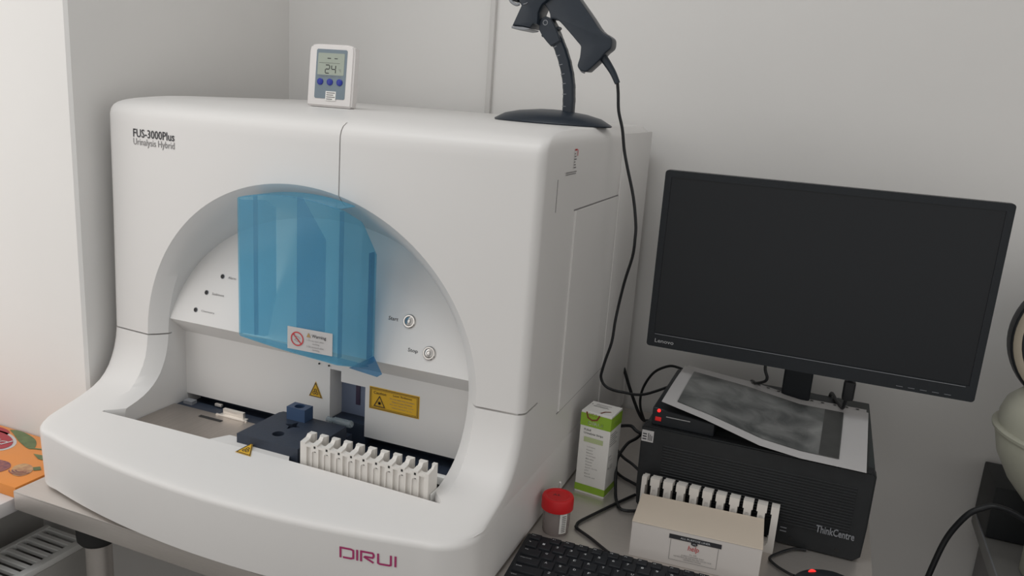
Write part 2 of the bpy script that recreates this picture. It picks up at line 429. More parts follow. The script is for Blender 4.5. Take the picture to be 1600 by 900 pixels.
ACX, ACZ = -0.7635, 1.09
KP = .30
def panel_y(z): return 1.0587 + KP * (z - 1.12)
TRAYZ = 0.940
def arch_cutter():
    out = []   # (xin, zin, xout, zout)
    for z in (TRAYZ, .955, .965, .972, .978, .983, .988, .993, .999, 1.006, 1.014, 1.023, 1.033, 1.045, 1.058, 1.073):
        out.append((ACX - .297, z, ACX - .321, z))
    N = 64
    for k in range(N + 1):
        a = PI - PI * k / N
        out.append((ACX + .297 * math.cos(a), ACZ + .280 * math.sin(a), ACX + .321 * math.cos(a), ACZ + .302 * math.sin(a)))
    for z in (1.073, 1.058, 1.045, 1.033, 1.023, 1.014, 1.006, .999, .993, .988, .983, .978, .972, .965, .955, TRAYZ):
        out.append((ACX + .297, z, ACX + .319, z))
    bm = bmesh.new(); cols = [[], [], [], [], [], []]
    for (xi, zi, xo, zo) in out:
        ys = max(.9300, yfront(xo, zo))
        for j, p in enumerate(((xo, .9285, zo), (xo, ys, zo), ((xo * .5 + xi * .5), ys + .010, zo * .5 + zi * .5), (xi, ys + .024, zi), (xi, 1.125, ACZ + (zi - ACZ) * .835 if zi > ACZ else zi), (xi, 1.40, ACZ + (zi - ACZ) * .835 if zi > ACZ else zi))):
            cols[j].append(bm.verts.new(p))
    n = len(out)
    for a, c in zip(cols, cols[1:]):
        for k in range(n): bm.faces.new((a[k], a[(k + 1) % n], c[(k + 1) % n], c[k]))
    bm.faces.new(cols[0][::-1]); bm.faces.new(cols[-1])
    A = mesh_obj(bm)
    bm = bmesh.new()
    prism(bm, [(.80, .93), (.80, 1.62), (panel_y(1.62), 1.62), (1.0587, 1.12), (1.0958, 1.087), (1.0958, .93)], -1.3, -.2, 'X')
    A = boolean(A, mesh_obj(bm), 'INTERSECT')
    bm = bmesh.new(); prism(bm, [(-.858, .91), (-.858, .927), (-.840, .957), (-.722, .957), (-.702, .927), (-.702, .91)], .93, .9845, 'Z')
    A = boolean(A, mesh_obj(bm))
    return A

H = housing()
H = boolean(H, arch_cutter())
def cutbox(*a):
    bm = bmesh.new(); box(bm, *a); return mesh_obj(bm)
H = boolean(H, cutbox(-1.0600, -.4670, 1.090, 1.135, TRAYZ, .966))       # dark gap below the back wall
H = boolean(H, cutbox(-.7444, -.7222, 1.05, 1.142, TRAYZ - .001, 1.0745))       # sampler slot, tall part
H = boolean(H, cutbox(-.7225, -.6740, 1.05, 1.142, TRAYZ - .0005, 1.0555))         # sampler slot, wide part
# grooves between covers
H = boolean(H, cutbox(-1.18, -1.02, .95, 1.064, 1.0905, 1.0930))
H = boolean(H, cutbox(-.47, -.375, .95, 1.040, 1.0903, 1.0935))
H = boolean(H, cutbox(-.378, -.36, .95, 1.098, 1.0903, 1.0935))
H = boolean(H, cutbox(-.6875, -.6855, 1.00, 1.030, 1.3, 1.4845))
H = boolean(H, cutbox(-.6875, -.6855, 1.028, 1.046, 1.3, 1.4925))
hm = take(H)
def part_of(me, cuts):
    bm = bmesh.new(); bm.from_mesh(me)
    for (co, no) in cuts:
        g = list(bm.verts) + list(bm.edges) + list(bm.faces)
        bmesh.ops.bisect_plane(bm, geom=g, plane_co=co, plane_no=no, clear_outer=True, clear_inner=False)
    return bm
ana = thing('urine_analyser', 'large white urinalysis machine with a blue visor and arched front, on the steel table', 'laboratory analyser', (-0.77, 1.28, TT))
SZ = 1.0918; SX = -.6865
base_o = obj('base_housing', part_of(hm, [((0, 0, SZ), (0, 0, 1))]), M['plastic'], ana, 32)
left_o = obj('upper_left_cover', part_of(hm, [((0, 0, SZ), (0, 0, -1)), ((SX, 0, 0), (1, 0, 0))]), M['plastic'], ana, 32)
right_o = obj('upper_right_cover', part_of(hm, [((0, 0, SZ), (0, 0, -1)), ((SX, 0, 0), (-1, 0, 0))]), M['plastic'], ana, 32)
# raised service panel on the right side
b = bmesh.new()
prism(b, [(1.205, 1.0385), (1.500, 1.0385), (1.500, 1.3785), (1.205, 1.3785)], -.3695, -.3655, 'X')
es = [e for e in b.edges]
bmesh.ops.bevel(b, geom=es, offset=.0012, segments=2, affect='EDGES')
obj('side_service_panel', b, M['plastic'], ana, 30)
for a_ in ((-.3700, -.3674, 1.199, 1.497, 1.3788, 1.3808), (-.3700, -.3674, 1.199, 1.503, 1.0362, 1.0380), (-.3695, -.3675, 1.1075, 1.1087, 1.3860, 1.4340)):
    b = bmesh.new(); box(b, *a_); obj('panel_gap', b, M['groove'], ana, 0)
b = bmesh.new(); box(b, -.3685, -.3640, 1.470, 1.698, .885, 1.494, .002, 2); obj('rear_side_strip', b, M['plastic'], ana, 30)
for (fx, fy) in ((-1.10, .92), (-.44, .92), (-1.10, 1.62), (-.44, 1.62)):
    b = bmesh.new(); lathe(b, [(.026, TT), (.028, TT + .0060)], fx, fy, 0, 24); obj('foot', b, M['rubber'], ana)

# lettering on the front
FR = frame((0, 0, 0), (1, 0, 0), (0, 0, 1))
def dr(p): return Vector((p.x, yfront(p.x, p.z) - .0007, p.z))
text('model_lettering', 'FUS-3000Plus', FR, .0960, .0140, M['ink'], ana, -1.1060, 1.4368, dr, bold=.012)
text('type_lettering', 'Urinalysis Hybrid', FR, .0960, .0145, M['ink_grey'], ana, -1.1060, 1.4205, dr)
# maker's name built from strokes
b = bmesh.new(); LW = .0029
x0, x1, z0, z1 = -.5400, -.4620, .9255, .9420
def LG(pts):
    P = []
    for i in range(len(pts) - 1):
        for k in range(4): P.append((pts[i][0] + (pts[i + 1][0] - pts[i][0]) * k / 4, pts[i][1] + (pts[i + 1][1] - pts[i][1]) * k / 4))
    P.append(pts[-1])
    P = [(x0 + (x1 - x0) * p[0], z0 + (z1 - z0) * p[1]) for p in P]
    stroke(b, FR, P, LW, 0, dr)
LG([(0.0, 0.0), (0.0, .93), (.19, .93), (.235, .85), (.235, .15), (.19, .07), (.045, .07)])
LG([(.305, 1.0), (.305, 0.0)])
LG([(.375, 0.0), (.375, .93), (.58, .93), (.60, .80), (.60, .62), (.58, .50), (.45, .50), (.44, .44), (.60, .05)])
LG([(.68, 1.0), (.68, .13), (.71, .06), (.88, .06), (.905, .13), (.905, 1.0)])
LG([(.985, 1.0), (.985, 0.0)])
obj('maker_lettering', b, M['magenta'], ana, 0)

# control panel: buttons and lamps on the inclined arch panel
kv = Vector((0, KP, 1)).normalized()
def panelF(x, z): return frame((x, panel_y(z), z), (1, 0, 0), kv)
for (bx, bz, nm) in ((-.5863, 1.1898, 'start_button'), (-.5423, 1.1482, 'stop_button')):
    F = panelF(bx, bz); b = bmesh.new()
    lathe(b, [(.0112, -.001), (.0112, .0015), (.0098, .0030), (.0078, .0030), (.0074, .0018)], seg=36, mtx=F, cap=False)
    o = obj(nm, b, M['chrome'], ana)
    b = bmesh.new(); lathe(b, [(.0072, .0), (.0072, .0022), (.0060, .0028), (.0001, .0029)], seg=30, mtx=F, cap=False); obj('button_cap', b, M['chrome'], o)
    b = bmesh.new(); stroke(b, F, ring_pts(0, 0, .0035, 20), .0009, .0031, None, True); obj('button_symbol', b, M['ink_grey'], o, 0)
F0 = panelF(0, 1.15)
def ptext(nm, s, x, z, w_, h_, mt):
    return text(nm, s, panelF(x, z), w_, h_, mt, ana, 0, 0, lambda p: p + Vector((0, -.0006, .0003)))
ptext('start_lettering', 'Start', -.6240, 1.1865, .0175, .0060, M['ink'])
ptext('stop_lettering', 'Stop', -.5800, 1.1430, .0175, .0075, M['ink'])
for (bx, bz, s, wd) in ((-.9616, 1.2062, 'Alarm', .0165), (-.9894, 1.1749, 'Sediment', .0265), (-1.0058, 1.1428, 'Chemistry', .0290)):
    F = panelF(bx, bz); b = bmesh.new()
    lathe(b, [(.0043, -.001), (.0043, .0006), (.0036, .0010)], seg=20, mtx=F, cap=False); o = obj('indicator_lamp', b, M['grey_trim'], ana)
    b = bmesh.new(); lathe(b, [(.0034, .0), (.0034, .0008), (.0001, .0012)], seg=20, mtx=F, cap=False); obj('lamp_lens', b, M['dark'], o)
    ptext('lamp_lettering', s, bx + .0125, bz - .0022, wd, .0042, M['ink_grey'])
for xx in (-.7660, -.7462):
    b = bmesh.new(); lathe(b, [(.0015, 1.0935), (.0015, 1.0955)], xx, 0, 1.0800, 12, 'Y'); obj('panel_screw', b, M['dark'], ana)

# blue visor
def vz_top(x): return 1.3805 - 1.35 * (x + .747) ** 2
vp = []  # x, y, ztop, zbottom
vp.append((-.8460, 1.080, 1.352, 1.124)); vp.append((-.8475, 1.050, 1.357, 1.126)); vp.append((-.8480, 1.000, 1.362, 1.145)); vp.append((-.8460, .989, 1.3655, 1.1465)); vp.append((-.8410, .985, 1.3680, 1.1460))
for k in range(1, 12):
    x = -.841 + (.841 - .661) * k / 12; vp.append((x, .985 - .004 * math.sin(PI * k / 12), vz_top(x), 1.1460 - .0140 * k / 12))
vp += [(-.661, .9850, 1.3705, 1.1315), (-.657, .9862, 1.3695, 1.1310), (-.653, .990, 1.3685, 1.1300), (-.6400, 1.0120, 1.3530, 1.1235), (-.6375, 1.0155, 1.3500, 1.1230), (-.6365, 1.020, 1.3440, 1.1220), (-.6325, 1.048, 1.3000, 1.1200), (-.6340, 1.054, 1.2950, 1.1200), (-.6600, 1.085, 1.2900, 1.1200)]
b = bmesh.new()
top = [b.verts.new((p[0], p[1], p[2])) for p in vp]; bot = [b.verts.new((p[0], p[1], p[3])) for p in vp]
for k in range(len(vp) - 1): b.faces.new((top[k], top[k + 1], bot[k + 1], bot[k]))
me = bpy.data.meshes.new('t'); bmesh.ops.recalc_face_normals(b, faces=b.faces)
def solid(bm, t):
    bm.normal_update(); g = bmesh.ops.solidify(bm, geom=list(bm.faces), thickness=t)
solid(b, .0022)
visor = obj('blue_visor', b, M['cover'], ana, 30)
# roof of the visor sloping back to the arch, floor flap, side wing, darkening inner layer, ribs
b = bmesh.new()
front = [p for p in vp[4:17]]
A = [b.verts.new((p[0], p[1] + .001, p[2])) for p in front]; B = [b.verts.new((p[0] + .004, 1.026, p[2] + .0005)) for p in front]
for k in range(len(front) - 1): b.faces.new((A[k], A[k + 1], B[k + 1], B[k]))
solid(b, .0012); obj('visor_roof', b, M['cover'], visor, 30)
b = bmesh.new()
fl = vp[4:21]
A = [b.verts.new((p[0], p[1] + .001, p[3])) for p in fl]
Bk = [b.verts.new((p[0] + .012 * (1 - k / len(fl)) + .004, max(p[1] + .012, 1.036), 1.1280 - .010 * k / len(fl))) for k, p in enumerate(fl)]
for k in range(len(fl) - 1): b.faces.new((A[k], A[k + 1], Bk[k + 1], Bk[k]))
solid(b, .0015); obj('visor_floor', b, M['cover'], visor, 30)
b = bmesh.new()
quadv = [(-.6420, 1.012, 1.1240), (-.6310, 1.048, 1.1320), (-.6110, 1.041, 1.1080), (-.6160, 1.034, 1.1045), (-.6560, 1.016, 1.1170)]
b.faces.new([b.verts.new(p) for p in quadv]); solid(b, .002); obj('visor_tip', b, M['cover2'], visor, 30)
b = bmesh.new()
b.faces.new([b.verts.new(p) for p in ((-.7430, 1.000, 1.142), (-.6915, 1.000, 1.140), (-.6915, 1.000, 1.318), (-.7340, 1.000, 1.378), (-.7430, 1.000, 1.378))])
solid(b, .002); obj('visor_dark_layer', b, M['cover2'], visor, 30)  # second translucent layer, gives the visor a darker vertical band
b = bmesh.new(); box(b, -.8150, -.8130, .988, .996, 1.150, 1.372); obj('visor_rib', b, M['cover2'], visor, 0)
b = bmesh.new(); box(b, -.6600, -.6575, .990, .998, 1.140, 1.366); obj('visor_rib', b, M['cover2'], visor, 0)
b = bmesh.new(); box(b, -.6370, -.6355, 1.036, 1.050, 1.130, 1.300); obj('visor_rib', b, M['cover2'], visor, 0)
# warning label on the visor
VF = frame((-.7441, .9790, 1.1440), (1, .045, 0), (0, 0, 1)); LWd, LH = .0798, .0358
b = bmesh.new(); flat(b, VF, [(0, 0), (LWd, 0), (LWd, LH), (0, LH)]); solid(b, .0006); wl = obj('warning_label', b, M['paper'], visor, 0)
wl['label'] = 'white warning sticker with a red prohibition sign'
VF2 = VF @ Matrix.Translation((0, 0, .0009))
b = bmesh.new(); stroke(b, VF2, ring_pts(.0180, .0180, .0105, 36), .0018, 0, None, True); stroke(b, VF2, [(.0108, .0252), (.0252, .0108)], .0018)
obj('prohibition_sign', b, M['redink'], wl, 0)
b = bmesh.new(); stroke(b, VF2, [(.0125, .0200), (.016, .0222), (.021, .0215), (.0235, .0185)], .0006); stroke(b, VF2, [(.013, .0160), (.0155, .0180), (.020, .0170)], .0006); stroke(b, VF2, [(.013, .0160), (.017, .0140), (.022, .0140)], .0006)
obj('hand_symbol', b, M['ink_grey'], wl, 0)
b = bmesh.new(); flat(b, VF2, [(.0345, .0238), (.0420, .0238), (.03825, .0310)]); obj('hazard_triangle', b, M['tan'], wl, 0)
text('warning_lettering', 'Warning', VF2, .0250, .0066, M['ink'], wl, .0440, .0228, bold=.01)
for i, s in enumerate(('1. Do not open when', 'working.', '2. Do not touch when', 'operating.')):
    text('small_lettering', s, VF2, .0300 if i % 2 == 0 else .0130, .0030, M['ink_grey'], wl, .0350 if i % 2 == 0 else .0450, .0172 - .0048 * i)

# hazard stickers
def biohazard(bm, F, cx, cy, s):
    for k in range(3):
        a = PI / 2 + k * 2 * PI / 3
        stroke(bm, F, [(cx + .30 * s * math.cos(a) + .20 * s * math.cos(t), cy + .30 * s * math.sin(a) + .20 * s * math.sin(t)) for t in [a - PI * .80 + PI * 1.6 * j / 12 for j in range(13)] ] , .085 * s)
    stroke(bm, F, ring_pts(cx, cy, .17 * s, 16), .06 * s, 0, None, True)
def tri_sticker(nm, F, pts):
    b = bmesh.new(); flat(b, F, pts); solid(b, .0003); o = obj(nm, b, M['yellow'], ana, 0)
    F2 = F @ Matrix.Translation((0, 0, .0009))
    cx = sum(p[0] for p in pts) / 3; cy = sum(p[1] for p in pts) / 3
    b = bmesh.new(); stroke(b, F2, [(cx + (p[0] - cx) * .86, cy + (p[1] - cy) * .86) for p in pts], .0011, 0, None, True); obj('sticker_border', b, M['ink'], o, 0)
    b = bmesh.new(); s = math.dist(pts[0], pts[1]) * .42; biohazard(b, F2, cx, cy - s * .02, s); obj('biohazard_symbol', b, M['ink'], o, 0)
    return o
tri_sticker('biohazard_sticker', frame((-.7870, 1.0953, 1.0170), (1, 0, 0), (0, 0, 1)), [(0, 0), (.0278, 0), (.0139, .0290)])
b = bmesh.new()
DZ = .9792
def deckpt(x, y):
    for a, c in zip(LV[5:], LV[6:]):
        t = min(1, abs((x - XC) / HW)) ** 2; ya = a[2] + (a[1] - a[2]) * t; yc = c[2] + (c[1] - c[2]) * t
        if ya <= y <= yc: return a[0] + (c[0] - a[0]) * (y - ya) / (yc - ya)
    return .98
def ddrape(p): return Vector((p.x, p.y, deckpt(p.x, p.y) + .0009))
pA, pB, pC = (-.7935, .9150), (-.7835, .9455), (-.7630, .9140)
def interp_tri(n=6):
    bm = bmesh.new(); V = {}
    for i in range(n + 1):
        for j in range(n + 1 - i):
            x = pA[0] + (pB[0] - pA[0]) * i / n + (pC[0] - pA[0]) * j / n; y = pA[1] + (pB[1] - pA[1]) * i / n + (pC[1] - pA[1]) * j / n
            V[i, j] = bm.verts.new(ddrape(Vector((x, y, 0))))
    for i in range(n):
        for j in range(n - i):
            bm.faces.new((V[i, j], V[i + 1, j], V[i, j + 1]))
            if i + j < n - 1: bm.faces.new((V[i + 1, j], V[i + 1, j + 1], V[i, j + 1]))
    return bm
ds = obj('biohazard_sticker', interp_tri(), M['yellow'], ana, 0)
FD = frame((0, 0, 0), (1, 0, 0), (0, 1, 0)); ddr = lambda p: ddrape(p) + Vector((0, 0, .0006))
cxy = ((pA[0] + pB[0] + pC[0]) / 3, (pA[1] + pB[1] + pC[1]) / 3)
b = bmesh.new(); stroke(b, FD, [(cxy[0] + (p[0] - cxy[0]) * .86, cxy[1] + (p[1] - cxy[1]) * .86) for p in (pA, pB, pC)], .0011, 0, ddr, True); obj('sticker_border', b, M['ink'], ds, 0)
b = bmesh.new()
for k in range(3):
    a = PI / 2 + k * 2 * PI / 3
    stroke(b, FD, [(cxy[0] + .0035 * math.cos(a) + .0024 * math.cos(t), cxy[1] + .0035 * math.sin(a) + .0024 * math.sin(t)) for t in [a - 2.5 + 5 * j / 12 for j in range(13)]], .0010, 0, ddr)
stroke(b, FD, ring_pts(cxy[0], cxy[1], .0018, 14), .0007, 0, ddr, True); obj('biohazard_symbol', b, M['ink'], ds, 0)
# laser caution sticker
CF = frame((-.6655, 1.0953, 1.0205), (1, 0, 0), (0, 0, 1))
b = bmesh.new(); rect(b, CF, 0, 0, .0948, .0395); solid(b, .0003); cs = obj('laser_caution_sticker', b, M['yellow'], ana, 0)
CF2 = CF @ Matrix.Translation((0, 0, .0009)); b = bmesh.new()
stroke(b, CF2, [(.002, .002), (.0928, .002), (.0928, .0375), (.002, .0375)], .0009, 0, None, True)
stroke(b, CF2, [(.0042, .0042), (.0906, .0042), (.0906, .0353), (.0042, .0353)], .0005, 0, None, True)
obj('sticker_border', b, M['ink'], cs, 0)
b = bmesh.new(); stroke(b, CF2, [(.010, .0065), (.030, .0065), (.020, .0245)], .0014, 0, None, True)
flat(b, CF2, ring_pts(.020, .0125, .0022, 14))
for k in range(8): a = k * PI / 4; stroke(b, CF2, [(.020, .0125), (.020 + .0045 * math.cos(a), .0125 + .0045 * math.sin(a))], .0006)
obj('laser_symbol', b, M['ink'], cs, 0)
text('caution_lettering', 'Caution', CF2, .0240, .0050, M['ink'], cs, .0085, .0278)
text('caution_lettering', 'Laser Radiation', CF2, .0350, .0035, M['ink'], cs, .0460, .0300)
for i, s in enumerate(('Do not stare into the beam', 'Class 2 Laser Product', 'Do not open the cover', 'when power is on')):
    text('small_lettering', s, CF2, .046 - .008 * (i % 2), .0026, M['ink_grey'], cs, .0400 + .004 * (i % 2), .0240 - .0052 * i)
# rating sticker on the right side (lines only)
SF = frame((-.3672, 1.1300, 1.4370), (0, 1, 0), (0, 0, 1)); b = bmesh.new()
for (yy, l, h) in ((.004, .052, .0012), (.001, .050, .0012)): rect(b, SF, .010, yy, .010 + l, yy + h, .0005)
for k in range(6): rect(b, SF, .046, .010 + .0042 * k, .057 - .003 * (k % 3), .0118 + .0042 * k, .0005)
so = obj('side_print', b, M['ink_grey'], ana, 0)
b = bmesh.new(); rect(b, SF, .047, .0365, .058, .039, .0005); rect(b, SF, .060, .028, .0625, .038, .0005); obj('side_print_red', b, M['redink'], so, 0)

# inside of the opening
b = bmesh.new(); box(b, -1.0603, -.4665, .9300, 1.134, TRAYZ + .0002, TRAYZ + .004); obj('well_floor', b, M['navy'], ana, 0)
b = bmesh.new(); box(b, -1.0600, -.4670, 1.1300, 1.1345, TRAYZ + .003, .9655); box(b, -1.0595, -.812, 1.066, 1.094, .944, .9535, .001); obj('well_rear_edge', b, M['navy'], ana, 0)
b = bmesh.new(); box(b, -1.0590, -.790, .9295, 1.0640, .9450, .9560, .0012); st = obj('steel_tray', b, M['tray_steel'], ana, 30)
b = bmesh.new(); box(b, -.981, -.932, 1.0385, 1.0455, .9555, .9566); obj('tray_slot', b, M['dark'], st, 0)
b = bmesh.new(); box(b, -.961, -.893, 1.0600, 1.0630, .9555, .9580, 0); box(b, -.950, -.905, 1.066, 1.072, .9540, .9680, .0008); box(b, -.955, -.898, 1.059, 1.0715, .956, .9575, .0004)
obj('tray_bracket', b, M['bright'], st, 30)
b = bmesh.new(); box(b, -1.050, -1.030, 1.075, 1.088, .9535, .9600, 0); obj('tray_clip', b, M['grey_trim'], st, 30)
b = bmesh.new(); box(b, -.990, -.975, 1.0895, 1.0950, .9560, .9610, .0008); obj('tray_clip', b, M['bright'], st, 30)
# slot interior
b = bmesh.new(); box(b, -.7440, -.7225, 1.1320, 1.1415, .945, 1.074); box(b, -.7225, -.6745, 1.1320, 1.1415, .945, 1.055); obj('sampler_back_plate', b, M['bluegrey'], ana, 0)
b = bmesh.new(); box(b, -.7140, -.7060, 1.1300, 1.1325, 1.004, 1.048, .0005); obj('guide_strip', b, M['purple'], ana)
b = bmesh.new(); box(b, -.7425, -.6745, 1.100, 1.131, .943, .9850, .002); obj('sampler_carriage', b, M['navy'], ana)
b = bmesh.new(); lathe(b, [(.0065, -.7230), (.0065, -.6900), (.0045, -.6880)], 0, 1.080, .9900, 20, 'X'); lathe(b, [(.0048, -.738), (.0048, -.723)], 0, 1.080, .9900, 16, 'X'); obj('sample_nozzle', b, M['clear'], ana)
b = bmesh.new(); box(b, -.7300, -.6850, 1.060, 1.075, .944, .9760, 0); box(b, -.7200, -.6950, 1.045, 1.062, .944, .9700, 0); obj('nozzle_mount', b, M['navy'], ana)
# dark blue sampler block with wells
bm = bmesh.new(); prism(bm, [(-.8120, .9410), (-.8090, 1.0420), (-.8050, 1.0490), (-.7980, 1.0500), (-.6800, 1.0500), (-.6800, .9900), (-.6960, .9850), (-.6960, .9410)], TRAYZ + .004, 1.0000)
bl = mesh_obj(bm)
cy = bmesh.new(); lathe(cy, [(.0095, .965), (.0095, 1.01)], -.7560, .9720, 0, 28); bl = boolean(bl, mesh_obj(cy))
cy = bmesh.new()
st_pts = []
for k in range(16):
    a = 2 * PI * k / 16; r = .0150 if k % 4 == 0 else (.0085 if k % 2 else .0060); st_pts.append((-.7560 + r * math.cos(a), 1.0090 + r * math.sin(a)))
prism(cy, st_pts, .985, 1.01); bl = boolean(bl, mesh_obj(cy))
bme = take(bl); bm = bmesh.new(); bm.from_mesh(bme)
blk = obj('sampler_block', bm, M['navy'], ana, 25)
b = bmesh.new(); prism(b, st_pts, .984, .9855); obj('well_insert', b, M['navyblue'], blk, 0)
bm = bmesh.new(); box(bm, -.7820, -.7460, 1.0270, 1.0500, .9995, 1.0220, 0); bx = mesh_obj(bm)
cy = bmesh.new(); lathe(cy, [(.0085, 1.005), (.0085, 1.03)], -.7640, 1.0385, 0, 24); bx = boolean(bx, mesh_obj(cy)); me = take(bx); bm = bmesh.new(); bm.from_mesh(me)
obj('wash_block', bm, M['navyblue'], blk, 25)
# conveyor rails right of and behind the rack
b = bmesh.new(); box(b, -.680, -.467, .985, .989, .944, .9900, .0006); box(b, -.680, -.467, 1.010, 1.020, .944, .9760, .0006); box(b, -.4665 - .0, -.4640, .94, .99, .944, .985)
cr = obj('conveyor_rail', b, M['radiator'], ana)
b = bmesh.new(); box(b, -.4850, -.4700, .984, .9855, .966, .978); box(b, -.4880, -.4720, .965, .983, .9440, .9480); obj('rail_slot', b, M['dark'], cr, 0)

# ------------------------------------------------------------------ sample racks (ten positions)
def make_rack(name, label, closed):
    L_, D_, H_ = .2190, .0280, .0800; pitch = .0214; n = 10
    rk = thing(name, label, 'test tube rack', (0, 0, 0), 0, None)
    bm = bmesh.new()
    prism(bm, [(-D_ / 2, 0), (D_ / 2, 0), (D_ / 2, H_), (D_ / 2 - .010, H_), (D_ / 2 - .014, H_ - .004), (-D_ / 2, H_ - .006)], -L_ / 2, L_ / 2, 'X')
    o = mesh_obj(bm)
    cut = bmesh.new()
    xs = [(-4.5 + k) * pitch + .002 for k in range(n)]
    for x in xs:
        lathe(cut, [(.0074 if closed else .0062, .010), (.0074 if closed else .0062, H_ + .01)], x, 0.0025 if closed else 0.0005, 0, 24)
    o = boolean(o, mesh_obj(cut))
    cut = bmesh.new()
    for x in xs:
        hw = .0040 if closed else .0050; box(cut, x - hw, x + hw, -.05, -D_ / 2 + .0035 if closed else .05, .004 if closed else .016, H_ - (.0120 if closed else .0130))
    o = boolean(o, mesh_obj(cut))
    cut = bmesh.new()
    for x in xs:
        if closed: box(cut, x - .0046, x + .0046, .004, .05, H_ - .030, H_ + .02); box(cut, x - .0062, x + .0062, -.05, .0, H_ - .0085, H_ + .02)
        else: box(cut, x - .0030, x + .0030, -.05, .05, .012, H_ + .02)
    o = boolean(o, mesh_obj(cut))
    # rounded recess in the face of each post
    posts = [x + pitch / 2 for x in xs[:-1]]
    cut = bmesh.new()
    for sgn in (-1, 1):
        for x in posts:
            rw = .0047 if closed else .0030
            pts = [(x - rw, .004)] + [(x + rw * math.cos(PI - PI * k / 10), H_ - .0215 + rw * math.sin(PI * k / 10)) for k in range(11)] + [(x + rw, .004)]
            ya, yb_ = (-.03, -D_ / 2 + .0020) if sgn < 0 else (D_ / 2 - .0012, .03)
            prism(cut, pts, ya, yb_, 'Y')
    o = boolean(o, mesh_obj(cut))
    me = take(o); bm = bmesh.new(); bm.from_mesh(me)
    body = obj('rack_body', bm, M['rack'], rk, 28)
    for x in posts:
        b = bmesh.new(); box(b, x - .0016, x + .0016, -D_ / 2 - .0003, -D_ / 2 + .0012, H_ - .0120, H_ - .0085); box(b, x - .0013, x + .0013, -D_ / 2 + .0014, -D_ / 2 + .0024, H_ - .0190, H_ - .0176)
        obj('index_hole', b, M['dark'], rk, 0)
    for x in xs:
        b = bmesh.new(); lathe(b, [(.0062, .0100), (.0066, .0150)], x, .001, 0, 16); obj('tube_seat', b, M['rack'], rk)
    return rk
rk1 = make_rack('tube_rack', 'empty ivory tube rack loaded inside the analyser opening', True)
rk1.location = (-.5765, .9480, TRAYZ + .0045)
def copy_tree(o, parent=None):
    c = o.copy(); C.objects.link(c); c.parent = parent
    for ch in [q for q in bpy.data.objects if q.parent == o]: copy_tree(ch, c)
    return c
rk2 = make_rack('tube_rack', 'empty ivory tube rack standing behind the low help carton, against the computer', False)
rk2.location = (-.1085, 1.2380, TZ); rk2.rotation_euler = (0, 0, PI)
for r_ in (rk1, rk2): r_['group'] = 'ivory ten-position tube racks'

# ------------------------------------------------------------------ thermometer on the analyser
T0 = Vector((-.8450, 1.226, 1.5052)); tilt = 0.10
th = thing('digital_thermometer', 'small white digital thermometer reading 24 standing on the analyser', 'thermometer', T0, 0)
TF = frame(T0, (1, .05, 0), (0, math.sin(tilt), math.cos(tilt)))
bm = bmesh.new()
pts = [(-.0445, .001), (.0445, .001), (.0453, .006), (.0450, .1000), (.0425, .1065), (.030, .1090), (-.030, .1090), (-.0430, .1065), (-.0455, .1000), (-.0453, .006)]
a = [bm.verts.new((p[0], p[1], 0)) for p in pts]; bm.faces.new(a); bm.normal_update()
bmesh.ops.solidify(bm, geom=list(bm.faces), thickness=.020)
bmesh.ops.bevel(bm, geom=list(bm.edges), offset=.0030, segments=3, affect='EDGES')
zs = [v.co.z for v in bm.verts]; dz = -max(zs)
for v in bm.verts: v.co.z += dz
bmesh.ops.transform(bm, matrix=TF, verts=bm.verts)
obj('shell', bm, M['thermo'], th, 40)
def tpart(nm, pts, h0, h1, mt, par=th):
    b = bmesh.new(); a = [b.verts.new(TF @ Vector((p[0], p[1], h1))) for p in pts]; c = [b.verts.new(TF @ Vector((p[0], p[1], h0))) for p in pts]
    b.faces.new(a); n = len(pts)
    for k in range(n): b.faces.new((a[k], a[(k + 1) % n], c[(k + 1) % n], c[k]))
    return obj(nm, b, mt, par, 0)
def R(x0, y0, x1, y1, c=.002): return [(x0 + c, y0), (x1 - c, y0), (x1, y0 + c), (x1, y1 - c), (x1 - c, y1), (x0 + c, y1), (x0, y1 - c), (x0, y0 + c)]
face = tpart('face_plate', R(-.0300, .0150, .0310, .1000), -.001, .0007, M['lcdface'])
lcd = tpart('lcd_screen', R(-.0265, .0560, .0265, .0935, .001), .0005, .0011, M['lcd'], face)
def seg7(s, x, y, wd, h, bm):
    S = {'2': 'abged', '4': 'fgbc', '-': 'g'}
    E_ = {'a': ((0, h), (wd, h)), 'b': ((wd, h), (wd, h / 2)), 'c': ((wd, h / 2), (wd, 0)), 'd': ((0, 0), (wd, 0)), 'e': ((0, 0), (0, h / 2)), 'f': ((0, h / 2), (0, h)), 'g': ((0, h / 2), (wd, h / 2))}
    for ch in s:
        for k in S[ch]:
            p, q = E_[k]; p = Vector(p); q = Vector(q); d = (q - p).normalized() * .0006
            stroke(bm, TF, [tuple(p + d + Vector((x, y))), tuple(q - d + Vector((x, y)))], .0015, .0014)
        x += wd * 1.5
b = bmesh.new(); seg7('24', -.0105, .0590, .0082, .0140, b)
stroke(b, TF, [(-.0075, .0845), (-.0005, .0845)], .0014, .0014); stroke(b, TF, [(.0065, .0845), (.0130, .0845)], .0012, .0014); stroke(b, TF, [(-.024, .0765), (.018, .0765)], .0004, .0014)
obj('lcd_digits', b, M['ink'], lcd, 0)
text('degree_sign', '°C', TF @ Matrix.Translation((0, 0, .0014)), .0050, .0050, M['ink_grey'], lcd, .0165, .0620)
for k in range(3):
    F = TF @ Matrix.Translation((-.0195 + .0195 * k, .0440, .0006)); b = bmesh.new()
    lathe(b, [(.0060, 0), (.0058, .0014), (.0045, .0022), (.0001, .0024)], seg=24, mtx=F, cap=False); obj('button', b, M['btnblue'], th)
